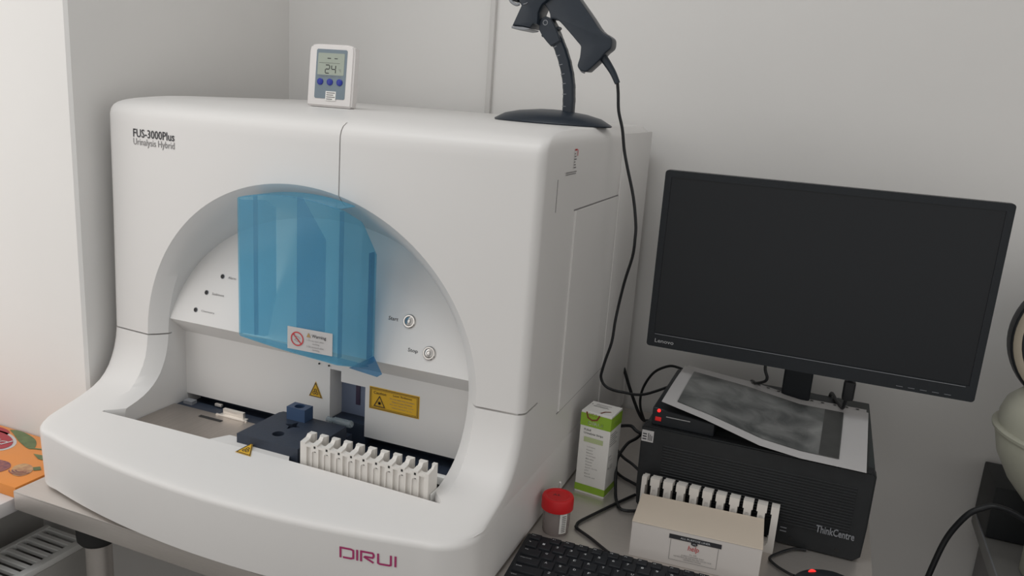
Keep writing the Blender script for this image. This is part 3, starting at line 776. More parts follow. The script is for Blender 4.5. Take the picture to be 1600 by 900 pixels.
text('button_lettering', 'MAX/MIN  RESET  C/F', TF @ Matrix.Translation((0, 0, .0011)), .044, .0020, M['ink_grey'], face, -.0225, .0525)
stk = tpart('small_sticker', [(-.0070, .0120), (.0135, .0120), (.0135, .0280), (-.0070, .0280)], .0007, .0013, M['boxwhite'])
b = bmesh.new()
for k, l in enumerate((.017, .014, .017, .012)): rect(b, TF, -.0050, .0245 - .0036 * k, -.0050 + l, .0260 - .0036 * k, .0016)
obj('sticker_print', b, M['ink_grey'], stk, 0)

# ------------------------------------------------------------------ barcode scanner and stand
YS = 1.360
stn = thing('scanner_stand', 'black gooseneck stand with a round base on top of the analyser', 'scanner stand', (-.4700, YS, 1.5050))
bm = bmesh.new()
prof = [(.1060, 0.0), (.1075, .0020), (.1060, .0035), (.088, .0130), (.062, .0190), (.040, .0215), (.022, .0235), (.0001, .0240)]
lathe(bm, prof, 0, 0, 0, 48)
for v in bm.verts: v.co = Vector((-.4710 + v.co.x, YS + v.co.y * .62, 1.5052 + v.co.z))
obj('base_plate', bm, M['scanner'], stn, 50)
cl = smooth_path([(-.4440, 1.515), (-.4435, 1.545), (-.4450, 1.5700), (-.4495, 1.5900), (-.4560, 1.6100), (-.4640, 1.6280), (-.4735, 1.6460), (-.4800, 1.6560)] and
                 [(-.4425, YS, 1.520), (-.4430, YS, 1.545), (-.4450, YS, 1.5680), (-.4490, YS, 1.5880), (-.4550, YS, 1.6070), (-.4625, YS, 1.6250), (-.4715, YS, 1.6420), (-.4800, YS, 1.6540)], 6)
b = bmesh.new(); rings = []
for i, p in enumerate(cl):
    t = (cl[min(i + 1, len(cl) - 1)] - cl[max(i - 1, 0)]).normalized(); s = Vector((t.z, 0, -t.x)); hw = .0098 + (.0004 if (i % 6) in (0, 1) else 0)
    hd = .0085
    rings.append([b.verts.new(p + s * (hw * cx_) + Vector((0, hd * cy_, 0))) for (cx_, cy_) in ((1, -.6), (.7, -1), (-.7, -1), (-1, -.6), (-1, .6), (-.7, 1), (.7, 1), (1, .6))])
for a, c in zip(rings, rings[1:]):
    for k in range(8): b.faces.new((a[k], a[(k + 1) % 8], c[(k + 1) % 8], c[k]))
b.faces.new(rings[0][::-1]); b.faces.new(rings[-1]); neck = obj('gooseneck', b, M['scanner'], stn, 40)
b = bmesh.new()
for i in range(4, len(cl) - 4, 5):
    p = cl[i]; t = (cl[i + 1] - cl[i - 1]).normalized(); s = Vector((t.z, 0, -t.x)); c0 = p - s * .0098
    q = [c0 + Vector((0, -.0088, 0)) + t * .0005, c0 + s * .007 + Vector((0, -.0088, 0)) + t * .0005, c0 + s * .007 + Vector((0, -.0088, 0)) - t * .0005, c0 + Vector((0, -.0088, 0)) - t * .0005]
    b.faces.new([b.verts.new(v_) for v_ in q])
solid(b, .0003); obj('neck_groove', b, M['grey_trim'], neck, 0)
b = bmesh.new(); pts = [(-.4633, 1.6440), (-.4690, 1.6560), (-.4760, 1.6690), (-.4830, 1.6790), (-.4936, 1.6832), (-.5015, 1.6795), (-.5050, 1.6710), (-.5045, 1.6610), (-.4970, 1.6500), (-.4870, 1.6400), (-.4800, 1.6340)]
prism(b, pts, YS - .0120, YS + .0120, 'Y'); bmesh.ops.bevel(b, geom=[e for e in b.edges if abs(e.verts[0].co.y - e.verts[1].co.y) < 1e-5], offset=.0015, segments=2, affect='EDGES')
obj('pivot_head', b, M['scanner'], stn, 30)
b = bmesh.new(); lathe(b, [(.0045, YS - .0128), (.0045, YS - .0118)], -.4930, 0, 1.6725, 24, 'Y'); sc_ = obj('pivot_screw', b, M['grey_trim'], stn)
b = bmesh.new(); lathe(b, [(.0032, YS - .0132), (.0032, YS - .0125)], -.4930, 0, 1.6725, 24, 'Y'); obj('screw_recess', b, M['scanner'], sc_)
for (x_, z_) in ((-.4745, 1.6660), (-.5010, 1.6530)):
    b = bmesh.new(); lathe(b, [(.0028, YS - .006), (.0028, YS + .006)], x_ + .003, 0, z_ - .001, 14, 'Y'); obj('side_lug', b, M['scanner'], stn)

scn_o = thing('barcode_scanner', 'dark handheld barcode scanner hanging in its stand above the analyser', 'barcode scanner', (-.45, YS, 1.60))
def slab(bm, pts, ya, yb, bev, seg=3):
    vs = prism(bm, pts, ya, yb, 'Y'); vset = set(vs)
    es = [e for e in bm.edges if e.verts[0] in vset and e.verts[1] in vset and abs(e.verts[0].co.y - e.verts[1].co.y) < 1e-5]
    bmesh.ops.bevel(bm, geom=es, offset=bev, segments=seg, affect='EDGES', profile=.5, clamp_overlap=True)
    big = [f for f in bm.faces if len(f.verts) > 8]; bmesh.ops.triangulate(bm, faces=big, ngon_method='EAR_CLIP')
def sp2(pts, n=4): 
    return [(p.x, p.z) for p in smooth_path([(q[0], 0, q[1]) for q in pts], n)]
grip = sp2([(-.4966, 1.7010), (-.4905, 1.6950), (-.4856, 1.6867), (-.4838, 1.6790), (-.4780, 1.6785), (-.4705, 1.6769), (-.4600, 1.6690), (-.4324, 1.6431), (-.4265, 1.6370), (-.4257, 1.6313), (-.4262, 1.6180), (-.4290, 1.6060), (-.4265, 1.6000), (-.4210, 1.5960), (-.4125, 1.5955), (-.4080, 1.5985), (-.3910, 1.6156), (-.3825, 1.6268), (-.3740, 1.6345), (-.3722, 1.6420), (-.3735, 1.6500), (-.3790, 1.6548), (-.3943, 1.6635), (-.4113, 1.6838), (-.4360, 1.7119), (-.4480, 1.7270), (-.4620, 1.7420), (-.4850, 1.7480), (-.5050, 1.7350)], 3)
b = bmesh.new(); slab(b, grip, YS - .0150, YS + .0170, .0040, 3); body = obj('grip', b, M['scanner'], scn_o, 45)
head = [(-.5505, 1.6650), (-.5361, 1.6981), (-.5420, 1.7080), (-.5560, 1.7250), (-.5500, 1.7600), (-.5200, 1.7750), (-.4900, 1.7650), (-.4700, 1.7400), (-.4800, 1.7150), (-.4975, 1.7010), (-.5005, 1.6960), (-.5040, 1.6870), (-.5035, 1.6790), (-.5041, 1.6681), (-.5113, 1.6685), (-.5164, 1.6620), (-.5300, 1.6640)]
b = bmesh.new(); slab(b, head, YS - .0230, YS + .0250, .0040, 2); hd_ = obj('scan_head', b, M['scanner'], scn_o, 35)
b = bmesh.new(); slab(b, [(-.5510, 1.6605), (-.5508, 1.6642), (-.5290, 1.6632), (-.5165, 1.6612), (-.5190, 1.6590), (-.5280, 1.6575)], YS - .0225, YS + .0245, .0010, 1); obj('nose_window', b, M['grey_trim'], hd_, 30)
b = bmesh.new(); tube(b, [(-.5585, YS - .021, 1.7120), (-.5540, YS - .0235, 1.7040), (-.5440, YS - .0235, 1.6990), (-.5385, YS - .022, 1.7010)], .0026, 8); obj('bumper', b, M['grey_trim'], hd_, 50)
b = bmesh.new(); slab(b, [(-.5640, 1.7130), (-.5560, 1.7060), (-.5440, 1.7040), (-.5400, 1.7200), (-.5560, 1.7300)], YS - .018, YS + .020, .002, 1); obj('light_window', b, M['black'], hd_, 30)
b = bmesh.new(); tube(b, [(-.5310, YS - .0240, 1.7000), (-.5270, YS - .0240, 1.7010), (-.5235, YS - .0240, 1.7030)], .0007, 6); obj('grey_seam', b, M['grey_trim'], hd_, 50)  # thin raised grey line on the scan head
b = bmesh.new(); tube(b, [(-.4275, YS + .001, 1.6020), (-.4240, YS + .001, 1.5975), (-.4190, YS + .001, 1.5955)], .0032, 8); obj('grip_toe', b, M['grey_trim'], body, 50)
cb = thing('scanner_cable', 'black cable hanging from the scanner down the analyser side to the computer', 'cable', (-.35, 1.40, 1.03))
b = bmesh.new(); tube(b, [(-.3900, YS, 1.6220), (-.3800, YS, 1.6105), (-.3690, YS, 1.5960), (-.3600, YS, 1.5800)], .006, 12, radii=(.0072, .0046)); obj('strain_relief', b, M['scanner'], cb, 50)
b = bmesh.new()
tube(b, [(-.3605, 1.360, 1.5830), (-.3585, 1.365, 1.5640), (-.3560, 1.370, 1.5350), (-.3478, 1.375, 1.5050), (-.3420, 1.380, 1.4700), (-.3338, 1.380, 1.4417), (-.3180, 1.382, 1.3900), (-.3085, 1.382, 1.3433), (-.3070, 1.382, 1.3150), (-.3100, 1.390, 1.2830), (-.3225, 1.405, 1.2350), (-.3320, 1.420, 1.1910), (-.3365, 1.420, 1.1500), (-.3390, 1.420, 1.1100), (-.3470, 1.420, 1.0750), (-.3520, 1.420, 1.0500), (-.3530, 1.420, 1.0360), (-.3460, 1.420, 1.0230), (-.3330, 1.420, 1.0165), (-.3100, 1.420, 1.0150), (-.2700, 1.440, 1.0120), (-.2150, 1.500, 1.0280)], .0027, 10, n=6)
obj('cord', b, M['cable'], cb, 60)

# ------------------------------------------------------------------ computer, lying on its side
PX0, PX1, PY0, PY1, PZ1 = -.2350, .1315, 1.2630, 1.6000, 1.0240
pc = thing('desktop_computer', 'black desktop computer tower lying on its side under the monitor', 'computer', ((PX0 + PX1) / 2, 1.43, TZ))
b = bmesh.new(); box(b, PX0 + .004, PX1 - .002, 1.2850, PY1, TZ + .004, PZ1 - .001, .0015); obj('case', b, M['pcside'], pc)
b = bmesh.new()
prism(b, [(PX0 + .004, TZ + .010), (PX0 + .012, TZ + .002), (PX1 - .012, TZ + .001), (PX1 - .002, TZ + .010), (PX1, TZ + .060), (PX1, PZ1 - .006), (PX1 - .004, PZ1), (PX0 + .004, PZ1), (PX0, PZ1 - .004), (PX0 + .001, TZ + .040)], PY0, 1.2860, 'Y')
bmesh.ops.bevel(b, geom=[e for e in b.edges if abs(e.verts[0].co.y - e.verts[1].co.y) < 1e-5 and e.verts[0].co.y < 1.27], offset=.0025, segments=2, affect='EDGES')
bz = obj('front_bezel', b, M['black2'], pc, 30)
b = bmesh.new(); z = .9080
while z < .9980:
    box(b, -.196, .108, PY0 - .0016, PY0 + .001, z, z + .0024, .0006, 1); z += .0050
obj('vent_slats', b, M['black2'], bz, 30)
text('model_lettering', 'ThinkCentre', frame((0, PY0 - .0022, 0), (1, 0, 0), (0, 0, 1)), .0570, .0130, M['grey_trim'], bz, .0590, .9070, bold=.015)
b = bmesh.new(); box(b, -.2335, -.2135, PY0 - .0010, PY0, .9960, 1.0160); sk = obj('round_sticker', b, M['paper'], bz, 0); sk.name = 'rating_sticker'; 
b = bmesh.new(); F = frame((0, PY0 - .0014, 0), (1, 0, 0), (0, 0, 1))
for k in range(3): rect(b, F, -.2225 + .0028 * k, .9985, -.2213 + .0028 * k, 1.0120 - .002 * k)
for k in range(3): rect(b, F, -.2318, .9995 + .0046 * k, -.2250, 1.0015 + .0046 * k)
obj('sticker_print', b, M['ink'], sk, 0)
for (x_, z_) in ((.024, .884), (.094, .8835)):
    b = bmesh.new(); lathe(b, [(.0030, PY0 - .001), (.0034, PY0 + .002)], x_, 0, z_, 14, 'Y'); obj('audio_jack', b, M['dark'], bz)
for z_ in (.894, .900):
    b = bmesh.new(); box(b, .0060, .0160, PY0 - .0012, PY0 + .001, z_, z_ + .0012); obj('port_trim', b, M['grey_trim'], bz, 0)
b = bmesh.new(); box(b, PX0 + .006, PX0 + .060, PY0 - .0012, PY0 + .001, 1.0180, 1.0230, 0); obj('power_bar', b, M['ledglow'], bz) if False else b.free()

dv = thing('slim_black_drive', 'slim black box with a red lamp on the computer, under the printed sheet', 'external drive', (-.167, 1.39, PZ1))
b = bmesh.new(); box(b, -.2220, -.1180, 1.2720, 1.4950, PZ1 + .0004, 1.0560, .003, 3)
for v in b.verts:
    if v.co.z > 1.04: v.co.z -= max(0, (v.co.x + .20)) * .12
obj('case', b, M['black'], dv)
b = bmesh.new(); lathe(b, [(.0028, -.0006), (.0028, .0010), (.0016, .0016)], seg=16, mtx=frame((-.2110, 1.2718, 1.0515), (1, 0, 0), (0, 0, 1))); ld = obj('status_lamp', b, M['led'], dv); ld['label'] = 'glowing red status lamp'
b = bmesh.new(); box(b, -.2160, -.2060, 1.2712, 1.2722, 1.0330, 1.0400, .0003); obj('lamp_reflection', b, M['ledglow'], dv)  # reflection of the status lamp, built as a faintly glowing patch
b = bmesh.new(); box(b, -.1980, -.1580, 1.2708, 1.2722, 1.0425, 1.0436); obj('chrome_line', b, M['silver'], dv, 0)

# printed sheet draped over drive and computer
def lerp_tab(tab, x):
    for a, c in zip(tab, tab[1:]):
        if a[0] <= x <= c[0]: k = (x - a[0]) / (c[0] - a[0]); k = k * k * (3 - 2 * k) * .4 + k * .6; return [a[i] + (c[i] - a[i]) * k for i in range(1, len(a))]
    return list(tab[-1][1:]) if x > tab[-1][0] else list(tab[0][1:])
ft = [(0, -.2058, 1.0750), (.22, -.1344, 1.0595), (.50, -.0437, 1.0345), (.70, .0187, 1.0275), (1, .1153, 1.0265)]
bt = [(0, -.2099, 1.0630), (.36, -.0820, 1.0520), (.65, .0058, 1.0385), (1, .1229, 1.0385)]
def sheet(u, v, dz=0):
    fx, fz = lerp_tab(ft, u); bx_, bz_ = lerp_tab(bt, u)
    return Vector((fx + (bx_ - fx) * v, 1.255 + (1.500 - 1.255) * v, fz + (bz_ - fz) * v + .002 * math.sin(PI * v) * (1 - u) + dz))
def sheet_mesh(u0, u1, v0, v1, dz, nu=40, nv=14, f=None):
    bm = bmesh.new(); V = [[bm.verts.new(sheet(u0 + (u1 - u0) * i / nu, v0 + (v1 - v0) * j / nv, dz)) for j in range(nv + 1)] for i in range(nu + 1)]
    for i in range(nu):
        for j in range(nv): bm.faces.new((V[i][j], V[i + 1][j], V[i + 1][j + 1], V[i][j + 1]))
    return bm
pr = thing('printed_sheet', 'curled white sheet printed with a grey photograph on the computer', 'paper', (-.045, 1.38, 1.03))
bm = sheet_mesh(0, 1, 0, 1, 0); solid(bm, .0004); obj('paper', bm, M['paper'], pr, 60)
mp_ = bpy.data.materials.new('grey_photo_print'); mp_.use_nodes = True; nt = mp_.node_tree; bs = nt.nodes['Principled BSDF']; bs.inputs['Roughness'].default_value = .42
tc = nt.nodes.new('ShaderNodeTexCoord'); n1 = nt.nodes.new('ShaderNodeTexNoise'); n1.inputs['Scale'].default_value = 18; n1.inputs['Detail'].default_value = 6; n1.inputs['Distortion'].default_value = .6
rp = nt.nodes.new('ShaderNodeValToRGB'); rp.color_ramp.elements[0].position = .3; rp.color_ramp.elements[0].color = (.06, .066, .066, 1); rp.color_ramp.elements[1].position = .72; rp.color_ramp.elements[1].color = (.26, .265, .26, 1)
nt.links.new(tc.outputs['Object'], n1.inputs['Vector']); nt.links.new(n1.outputs['Fac'], rp.inputs['Fac']); nt.links.new(rp.outputs[0], bs.inputs['Base Color'])
M['photo'] = mp_
M['photodark'] = mat('dark_photo_print', (.07, .072, .07), .45, noise=.3, nscale=25)
ph = obj('photo_print', sheet_mesh(.075, .870, .100, .900, .0012), M['photo'], pr, 60)
obj('photo_dark_band', sheet_mesh(.790, .868, .105, .895, .0016), M['photodark'], ph, 60)
b = bmesh.new()
for k in range(26):
    u = random.uniform(.25, .76); v = random.uniform(.15, .75); l = random.uniform(.004, .012)
    q = [sheet(u, v, .0017), sheet(u + l * .4, v, .0017), sheet(u + l * .4, v + l * 2, .0017), sheet(u, v + l * 2, .0017)]; b.faces.new([b.verts.new(p) for p in q])
obj('photo_specks', b, M['ink_grey'], ph, 0)
p2 = thing('punched_sheet', 'sheet with punched edge holes sticking out behind the printed sheet', 'paper', (.02, 1.50, 1.036))
bm = sheet_mesh(.02, .985, .60, 1.065, -.0014, 30, 6); solid(bm, .0003); po = obj('paper', bm, M['paper'], p2, 60)
b = bmesh.new()
for k in range(12):
    c = sheet(.36 + .052 * k, 1.035, -.0004); 
    b.faces.new([b.verts.new(c + Vector((.0032 * math.cos(t), .0026 * math.sin(t), 0))) for t in [2 * PI * j / 12 for j in range(12)]])
obj('punched_holes', b, M['dark'], po, 0)

# ------------------------------------------------------------------ monitor
mon = thing('monitor', 'wide black flat-screen monitor switched off, standing on the computer', 'monitor', (0, 1.48, PZ1))
b = bmesh.new(); rc = .0055; outl = []
for (cx_, cz_, a0_) in ((-.2735 + rc, 1.1160 + rc, PI), (.2665 - rc, 1.1160 + rc, 1.5 * PI), (.2665 - rc, 1.4395 - rc, 0), (-.2735 + rc, 1.4395 - rc, .5 * PI)):
    outl += [(cx_ + rc * math.cos(a0_ + PI / 2 * k / 5), cz_ + rc * math.sin(a0_ + PI / 2 * k / 5)) for k in range(6)]
prism(b, outl, 1.4200, 1.4380, 'Y')
mo = mesh_obj(b); cut = bmesh.new(); box(cut, -.2620, .2550, 1.40, 1.4225, 1.1420, 1.4275); mo = boolean(mo, mesh_obj(cut)); me = take(mo); bm = bmesh.new(); bm.from_mesh(me)
fr = obj('screen_bezel', bm, M['black'], mon, 30)
b = bmesh.new(); box(b, -.2619, .2549, 1.4215, 1.4235, 1.1421, 1.4274); obj('screen', b, M['screen'], mon, 0)
b = bmesh.new(); box(b, -.2500, .2430, 1.4370, 1.4620, 1.1400, 1.4200, .010, 3); obj('rear_cover', b, M['black'], mon)
b = bmesh.new(); box(b, -.2600, .2500, 1.4192, 1.4205, 1.1398, 1.1406); obj('chin_line', b, M['grey_trim'], fr, 0)
text('brand_lettering', 'Lenovo', frame((0, 1.4193, 0), (1, 0, 0), (0, 0, 1)), .0345, .0072, M['silver'], fr, -.2585, 1.1245)
for k in range(5):
    b = bmesh.new(); box(b, .1500 + .018 * k, .1600 + .018 * k, 1.4192, 1.4202, 1.1215, 1.1221); obj('button_mark', b, M['grey_trim'], fr, 0)
b = bmesh.new(); box(b, -.0290, .0220, 1.5050, 1.5330, PZ1 + .010, 1.2600, .006, 3); obj('stand_column', b, M['black'], mon)
b = bmesh.new(); box(b, -.0250, .0180, 1.4600, 1.5100, 1.2050, 1.2500, .004, 2); obj('tilt_hinge', b, M['black'], mon)
b = bmesh.new(); lathe(b, [(.1, 0.0004), (.1, .0060), (.092, .0095), (.02, .0110)], 0, 0, 0, 48)
for v in b.verts: v.co = Vector((.000 + v.co.x * 1.02, 1.5100 + v.co.y * .66, PZ1 + v.co.z))
obj('stand_base', b, M['black'], mon, 50)
# plug hanging below the monitor, thin video cable
pg = thing('power_plug_cable', 'black cable with a moulded plug hanging below the right half of the monitor', 'cable', (.082, 1.475, 1.04))
b = bmesh.new(); box(b, .0730, .0930, 1.4680, 1.4850, 1.0620, 1.1000, .006, 3); obj('plug', b, M['cable'], pg)
b = bmesh.new(); tube(b, [(.083, 1.4765, 1.098), (.084, 1.478, 1.125), (.080, 1.475, 1.15)], .0035, 10); tube(b, [(.0815, 1.4765, 1.064), (.080, 1.480, 1.052), (.078, 1.495, 1.0400), (.070, 1.53, 1.0370), (.06, 1.60, 1.029), (.06, 1.62, .98)], .0032, 10); obj('cord', b, M['cable'], pg, 60)
vc = thing('video_cable', 'thin black cable dropping from the monitor left of its stand', 'cable', (-.06, 1.47, 1.05))
b = bmesh.new(); tube(b, [(-.0625, 1.470, 1.1250), (-.0615, 1.470, 1.0950), (-.0560, 1.470, 1.0790), (-.0600, 1.475, 1.0690), (-.0750, 1.500, 1.0550), (-.0850, 1.56, 1.0380), (-.09, 1.615, 1.0200)], .0028, 10); obj('cord', b, M['cable'], vc, 60)

# ------------------------------------------------------------------ cables beside the computer
def cable(name, label, pts, r=.0028):
    b = bmesh.new(); tube(b, pts, r, 10, n=7); return tag(obj(name, b, M['cable'], None, 60), label, 'cable')
cable('slanting_cable', 'straight black cord slanting down the wall between the analyser and the computer', [(-.3610, 1.65, .9860), (-.3560, 1.65, .9750), (-.3370, 1.65, .9300), (-.3100, 1.65, .8800), (-.2900, 1.655, .8750), (-.2500, 1.66, .8745)], .0036)
cable('looped_cable', 'black cable arching from behind the printed sheet down to the wall', [(-.2150, 1.600, 1.0200), (-.2400, 1.630, 1.0160), (-.2620, 1.64, 1.0120), (-.2900, 1.645, .9930), (-.3070, 1.645, .9650), (-.3150, 1.645, .9350), (-.3130, 1.645, .9050), (-.3000, 1.645, .8745)])
cable('upright_loop_cable', 'black cable making a tall upright loop at the left side of the computer', [(-.2480, 1.560, .9500), (-.2560, 1.450, .9480), (-.2660, 1.400, .9400), (-.2780, 1.370, .9360), (-.2850, 1.330, .9200), (-.2800, 1.310, .9000), (-.2740, 1.290, .8850), (-.2650, 1.265, .8755), (-.2480, 1.238, .8745), (-.2200, 1.248, .8745)])
cable('short_bent_cable', 'short black cable curving from behind the strip carton to the computer', [(-.3260, 1.430, .9400), (-.3060, 1.42, .9480), (-.2900, 1.410, .9560), (-.2800, 1.405, .9585), (-.2680, 1.40, .9530), (-.2480, 1.40, .9500), (-.2420, 1.44, .95)], .0032)
cable('upper_straight_cable', 'upper of two straight black cables between strip carton and computer', [(-.3200, 1.43, .9050), (-.2919, 1.40, .8960), (-.2680, 1.39, .8890), (-.2450, 1.385, .8760)])
cable('lower_straight_cable', 'lower of two straight black cables between strip carton and computer', [(-.3200, 1.410, .8745), (-.2851, 1.3632, .8745), (-.2464, 1.3392, .8745), (-.2400, 1.33, .8745)])
cable('keyboard_cable', 'black cable lying on the table, bent sharply behind the keyboard', [(-.2405, 1.3000, .8740), (-.2620, 1.2540, .8740), (-.2900, 1.1900, .8740), (-.3010, 1.1630, .8740), (-.3020, 1.1500, .8740), (-.2980, 1.1400, .8740), (-.2700, 1.1220, .8740), (-.2400, 1.1000, .8740), (-.2320, 1.0920, .8760)], .0026)

# ------------------------------------------------------------------ test strip carton
ang = math.atan2(-.0062, .0552); SB = thing('strip_carton', 'upright white and green carton of test strips between analyser and computer', 'box', (-.3443, 1.2706, TZ), ang)
ux = Vector((math.cos(ang), math.sin(ang), 0)); vy = Vector((-math.sin(ang), math.cos(ang), 0)); o0 = Vector((-.3443, 1.2706, TZ))
SBM = frame(o0, ux, vy); wB, dB, hB = .0560, .0530, .1545
b = bmesh.new(); box(b, 0, wB, 0, dB, 0, hB, .0006, 1, SBM); obj('carton', b, M['boxwhite'], SB)
Ff = frame(o0 - vy * .0004, ux, (0, 0, 1)); Fs = frame(o0 + ux * (wB + .0004), vy, (0, 0, 1)); Ft = frame(o0 + Vector((0, 0, hB + .0004)), ux, vy)
for (v0, v1) in ((.0040, .0170), (hB - .0270, hB - .0035)):
    b = bmesh.new(); o1, o2, o3 = o0 - vy * .0004 - ux * .0004, o0 + ux * (wB + .0004) - vy * .0004, o0 + ux * (wB + .0004) + vy * dB
    L0 = [b.verts.new(q + Vector((0, 0, v0))) for q in (o1, o2, o3)]; L1 = [b.verts.new(q + Vector((0, 0, v1))) for q in (o1, o2, o3)]
    for k in range(2): b.faces.new((L0[k], L0[k + 1], L1[k + 1], L1[k]))
    obj('green_band', b, M['green'], SB, 0)
b = bmesh.new(); rect(b, Ff, .0090, hB - .0560, .0450, hB - .0470, .0002); obj('pale_green_bar', b, M['palegreen'], SB, 0)
Ff2 = Ff @ Matrix.Translation((0, 0, 0)); Fs2 = Fs @ Matrix.Translation((0, 0, 0)); Ft2 = Ft @ Matrix.Translation((0, 0, .0003))
text('maker_lettering', 'DIRUI', Ff2, .0280, .0060, M['white_ink'], SB, .0140, hB - .0235)
text('maker_lettering', 'DIRUI', Fs2, .0250, .0055, M['palegreen'], SB, .0150, hB - .0190)
text('title_lettering', 'FUS-II', Ff2, .0125, .0038, M['ink'], SB, .0080, hB - .0355, bold=.01)
text('title_lettering', 'Urinalysis Strips', Ff2, .0360, .0046, M['ink'], SB, .0080, hB - .0425, bold=.01)
text('title_lettering', 'FUS-10MAII', Ff2, .0240, .0040, M['leaf'], SB, .0130, hB - .0535)
for i, s in enumerate(('Leukocytes', 'Ketone', 'Nitrite', 'Urobilinogen', 'Bilirubin', 'Protein', 'Glucose', 'Specific Gravity', 'pH', 'Blood', 'Ascorbic acid')):
    text('list_lettering', s, Ff2, .0012 * len(s) + .004, .0024, M['ink_grey'], SB, .0160, hB - .0660 - .0056 * i)
b = bmesh.new()
for k in range(6): rect(b, Fs2, .004, hB - .036 - .0042 * k, .030 + .006 * (k % 2), hB - .0348 - .0042 * k)
rect(b, Fs2, .006, .054, .0095, .0575); stroke(b, Fs2, [(.006, .068), (.006, .078), (.016, .078)], .0008); stroke(b, Fs2, [(.010, .070), (.022, .070)], .0006)
for k in range(3): rect(b, Fs2, .014, .052 + .003 * k, .026, .0528 + .003 * k)
obj('side_print', b, M['ink_grey'], SB, 0)
b = bmesh.new(); stroke(b, Ff2, [(.010, hB - .0005), (.013, hB - .011), (.021, hB - .0145), (.030, hB - .012), (.0345, hB - .003)], .0030, .0003)
stroke(b, Ft2, [(.034, .004), (.038, .014), (.047, .020)], .0030); obj('orange_mark', b, M['brown'], SB, 0)
text('handwritten_lettering', 'UC-2', Ff2, .0140, .0055, M['brown'], SB, .0150, hB - .0075)
b = bmesh.new(); rect(b, Ft2, .010, .030, .038, .0315); rect(b, Ft2, .012, .036, .034, .037); rect(b, Ft2, .012, .041, .040, .042); rect(b, Ft2, .004, .036, .006, .039); obj('top_print', b, M['ink_grey'], SB, 0)

# ------------------------------------------------------------------ urine cup
cp = thing('specimen_cup', 'clear specimen cup with a red screw lid beside the analyser', 'cup', (-.3305, 1.1260, TZ))
b = bmesh.new(); lathe(b, [(.0190, 0), (.0205, .0), (.0215, .004), (.0228, .0450), (.0218, .0450), (.0205, .005), (.0001, .004)], -.3305, 1.1260, TZ, 40, cap=False); obj('cup_body', b, M['clearcup'], cp, 40)
b = bmesh.new(); prof = [(.0245, .0410), (.0258, .0420), (.0258, .0590), (.0245, .0620), (.0215, .0630), (.0190, .0625), (.0175, .0612), (.0001, .0612)]
lathe(b, prof, -.3305, 1.1260, TZ, 48, cap=False); lid = obj('screw_lid', b, M['red'], cp, 35)
text('pen_mark', 'A5.', frame((-.3385, 1.1230, TZ + .0617), (1, .15, 0), (-.15, 1, 0)), .0130, .0060, M['ink'], lid)
b = bmesh.new(); n = 10
for k in range(n):
    a0_ = -.55 + k * .07; a1_ = a0_ + .07; r_ = .0232
    pass
vs = []
for k in range(9):
    a = -PI / 2 + .55 + .07 * k; vs.append((b.verts.new((-.3305 + .0226 * math.cos(a), 1.1260 + .0226 * math.sin(a), TZ + .006)), b.verts.new((-.3305 + .0233 * math.cos(a), 1.1260 + .0233 * math.sin(a), TZ + .0400))))
for a, c in zip(vs, vs[1:]): b.faces.new((a[0], c[0], c[1], a[1]))
lb = obj('cup_label', b, M['boxwhite'], cp, 60)
b = bmesh.new()
for k in range(9):
    z_ = .009 + .0033 * k; a1_ = -PI / 2 + .70; a2_ = a1_ + .30; r_ = .0234 + .0006 * k / 9
    b.faces.new([b.verts.new((-.3305 + (r_ + .0002) * math.cos(a), 1.1260 + (r_ + .0002) * math.sin(a), TZ + zz)) for a, zz in ((a1_, z_), (a2_, z_), (a2_, z_ + .0015), (a1_, z_ + .0015))])
obj('barcode', b, M['ink_grey'], lb, 0)
b = bmesh.new(); tube(b, [(-.3500, 1.1900, .8720), (-.3470, 1.1800, .9050), (-.3440, 1.172, .9300)], .0022, 10, radii=(.0026, .0018)); tag(obj('white_tube_tip', b, M['boxwhite'], None, 60), 'thin white tube tip showing behind the red lid', 'tube')

# ------------------------------------------------------------------ help carton
ang = math.radians(3.8); HB = thing('help_carton', 'low white cardboard carton printed help in red, before the tube rack', 'box', (-.2051, 1.1120, TZ), ang)
ux = Vector((math.cos(ang), math.sin(ang), 0)); vy = Vector((-math.sin(ang), math.cos(ang), 0)); o0 = Vector((-.2051, 1.1120, TZ)); HM = frame(o0, ux, vy)
wB, dB, hB = .1925, .0950, .0580
b = bmesh.new(); box(b, 0, wB, 0, dB, 0, hB, .0006, 1, HM); obj('carton', b, M['card'], HB)
b = bmesh.new(); box(b, -.0004, wB + .0004, -.0006, dB, hB, hB + .0012, .0004, 1, HM); obj('lid_flap', b, M['cardtop'], HB)
F = frame(o0 - vy * .0005, ux, (0, 0, 1)); F2 = F @ Matrix.Translation((0, 0, .0004))
b = bmesh.new(); rect(b, F, .0575, .0445, .1350, .0520); obj('black_bar', b, M['ink'], HB, 0)
text('bar_lettering', 'ALL PURPOSE LINER', F2, .0440, .0030, M['white_ink'], HB, .0745, .0468)
b = bmesh.new(); stroke(b, F, [(.0605, .0440), (.0605, .0100), (.1310, .0100), (.1310, .0440)], .0005); obj('print_frame', b, M['ink_grey'], HB, 0)
b = bmesh.new(); flat(b, F2, [(.0955 + .0050 * math.cos(t), .0430 + .0034 * math.sin(t)) for t in [2 * PI * j / 20 for j in range(20)]]); dsk = obj('print_medallion', b, M['ink'], HB, 0)
text('medallion_lettering', 'cht', F2 @ Matrix.Translation((0, 0, .0003)), .0050, .0024, M['white_ink'], dsk, .0930, .0418)
text('help_lettering', 'help', F2, .0165, .0110, M['redink'], HB, .0870, .0280, shear=.15)
text('small_lettering', 'in all', F2, .0100, .0020, M['ink_grey'], HB, .0905, .0235)
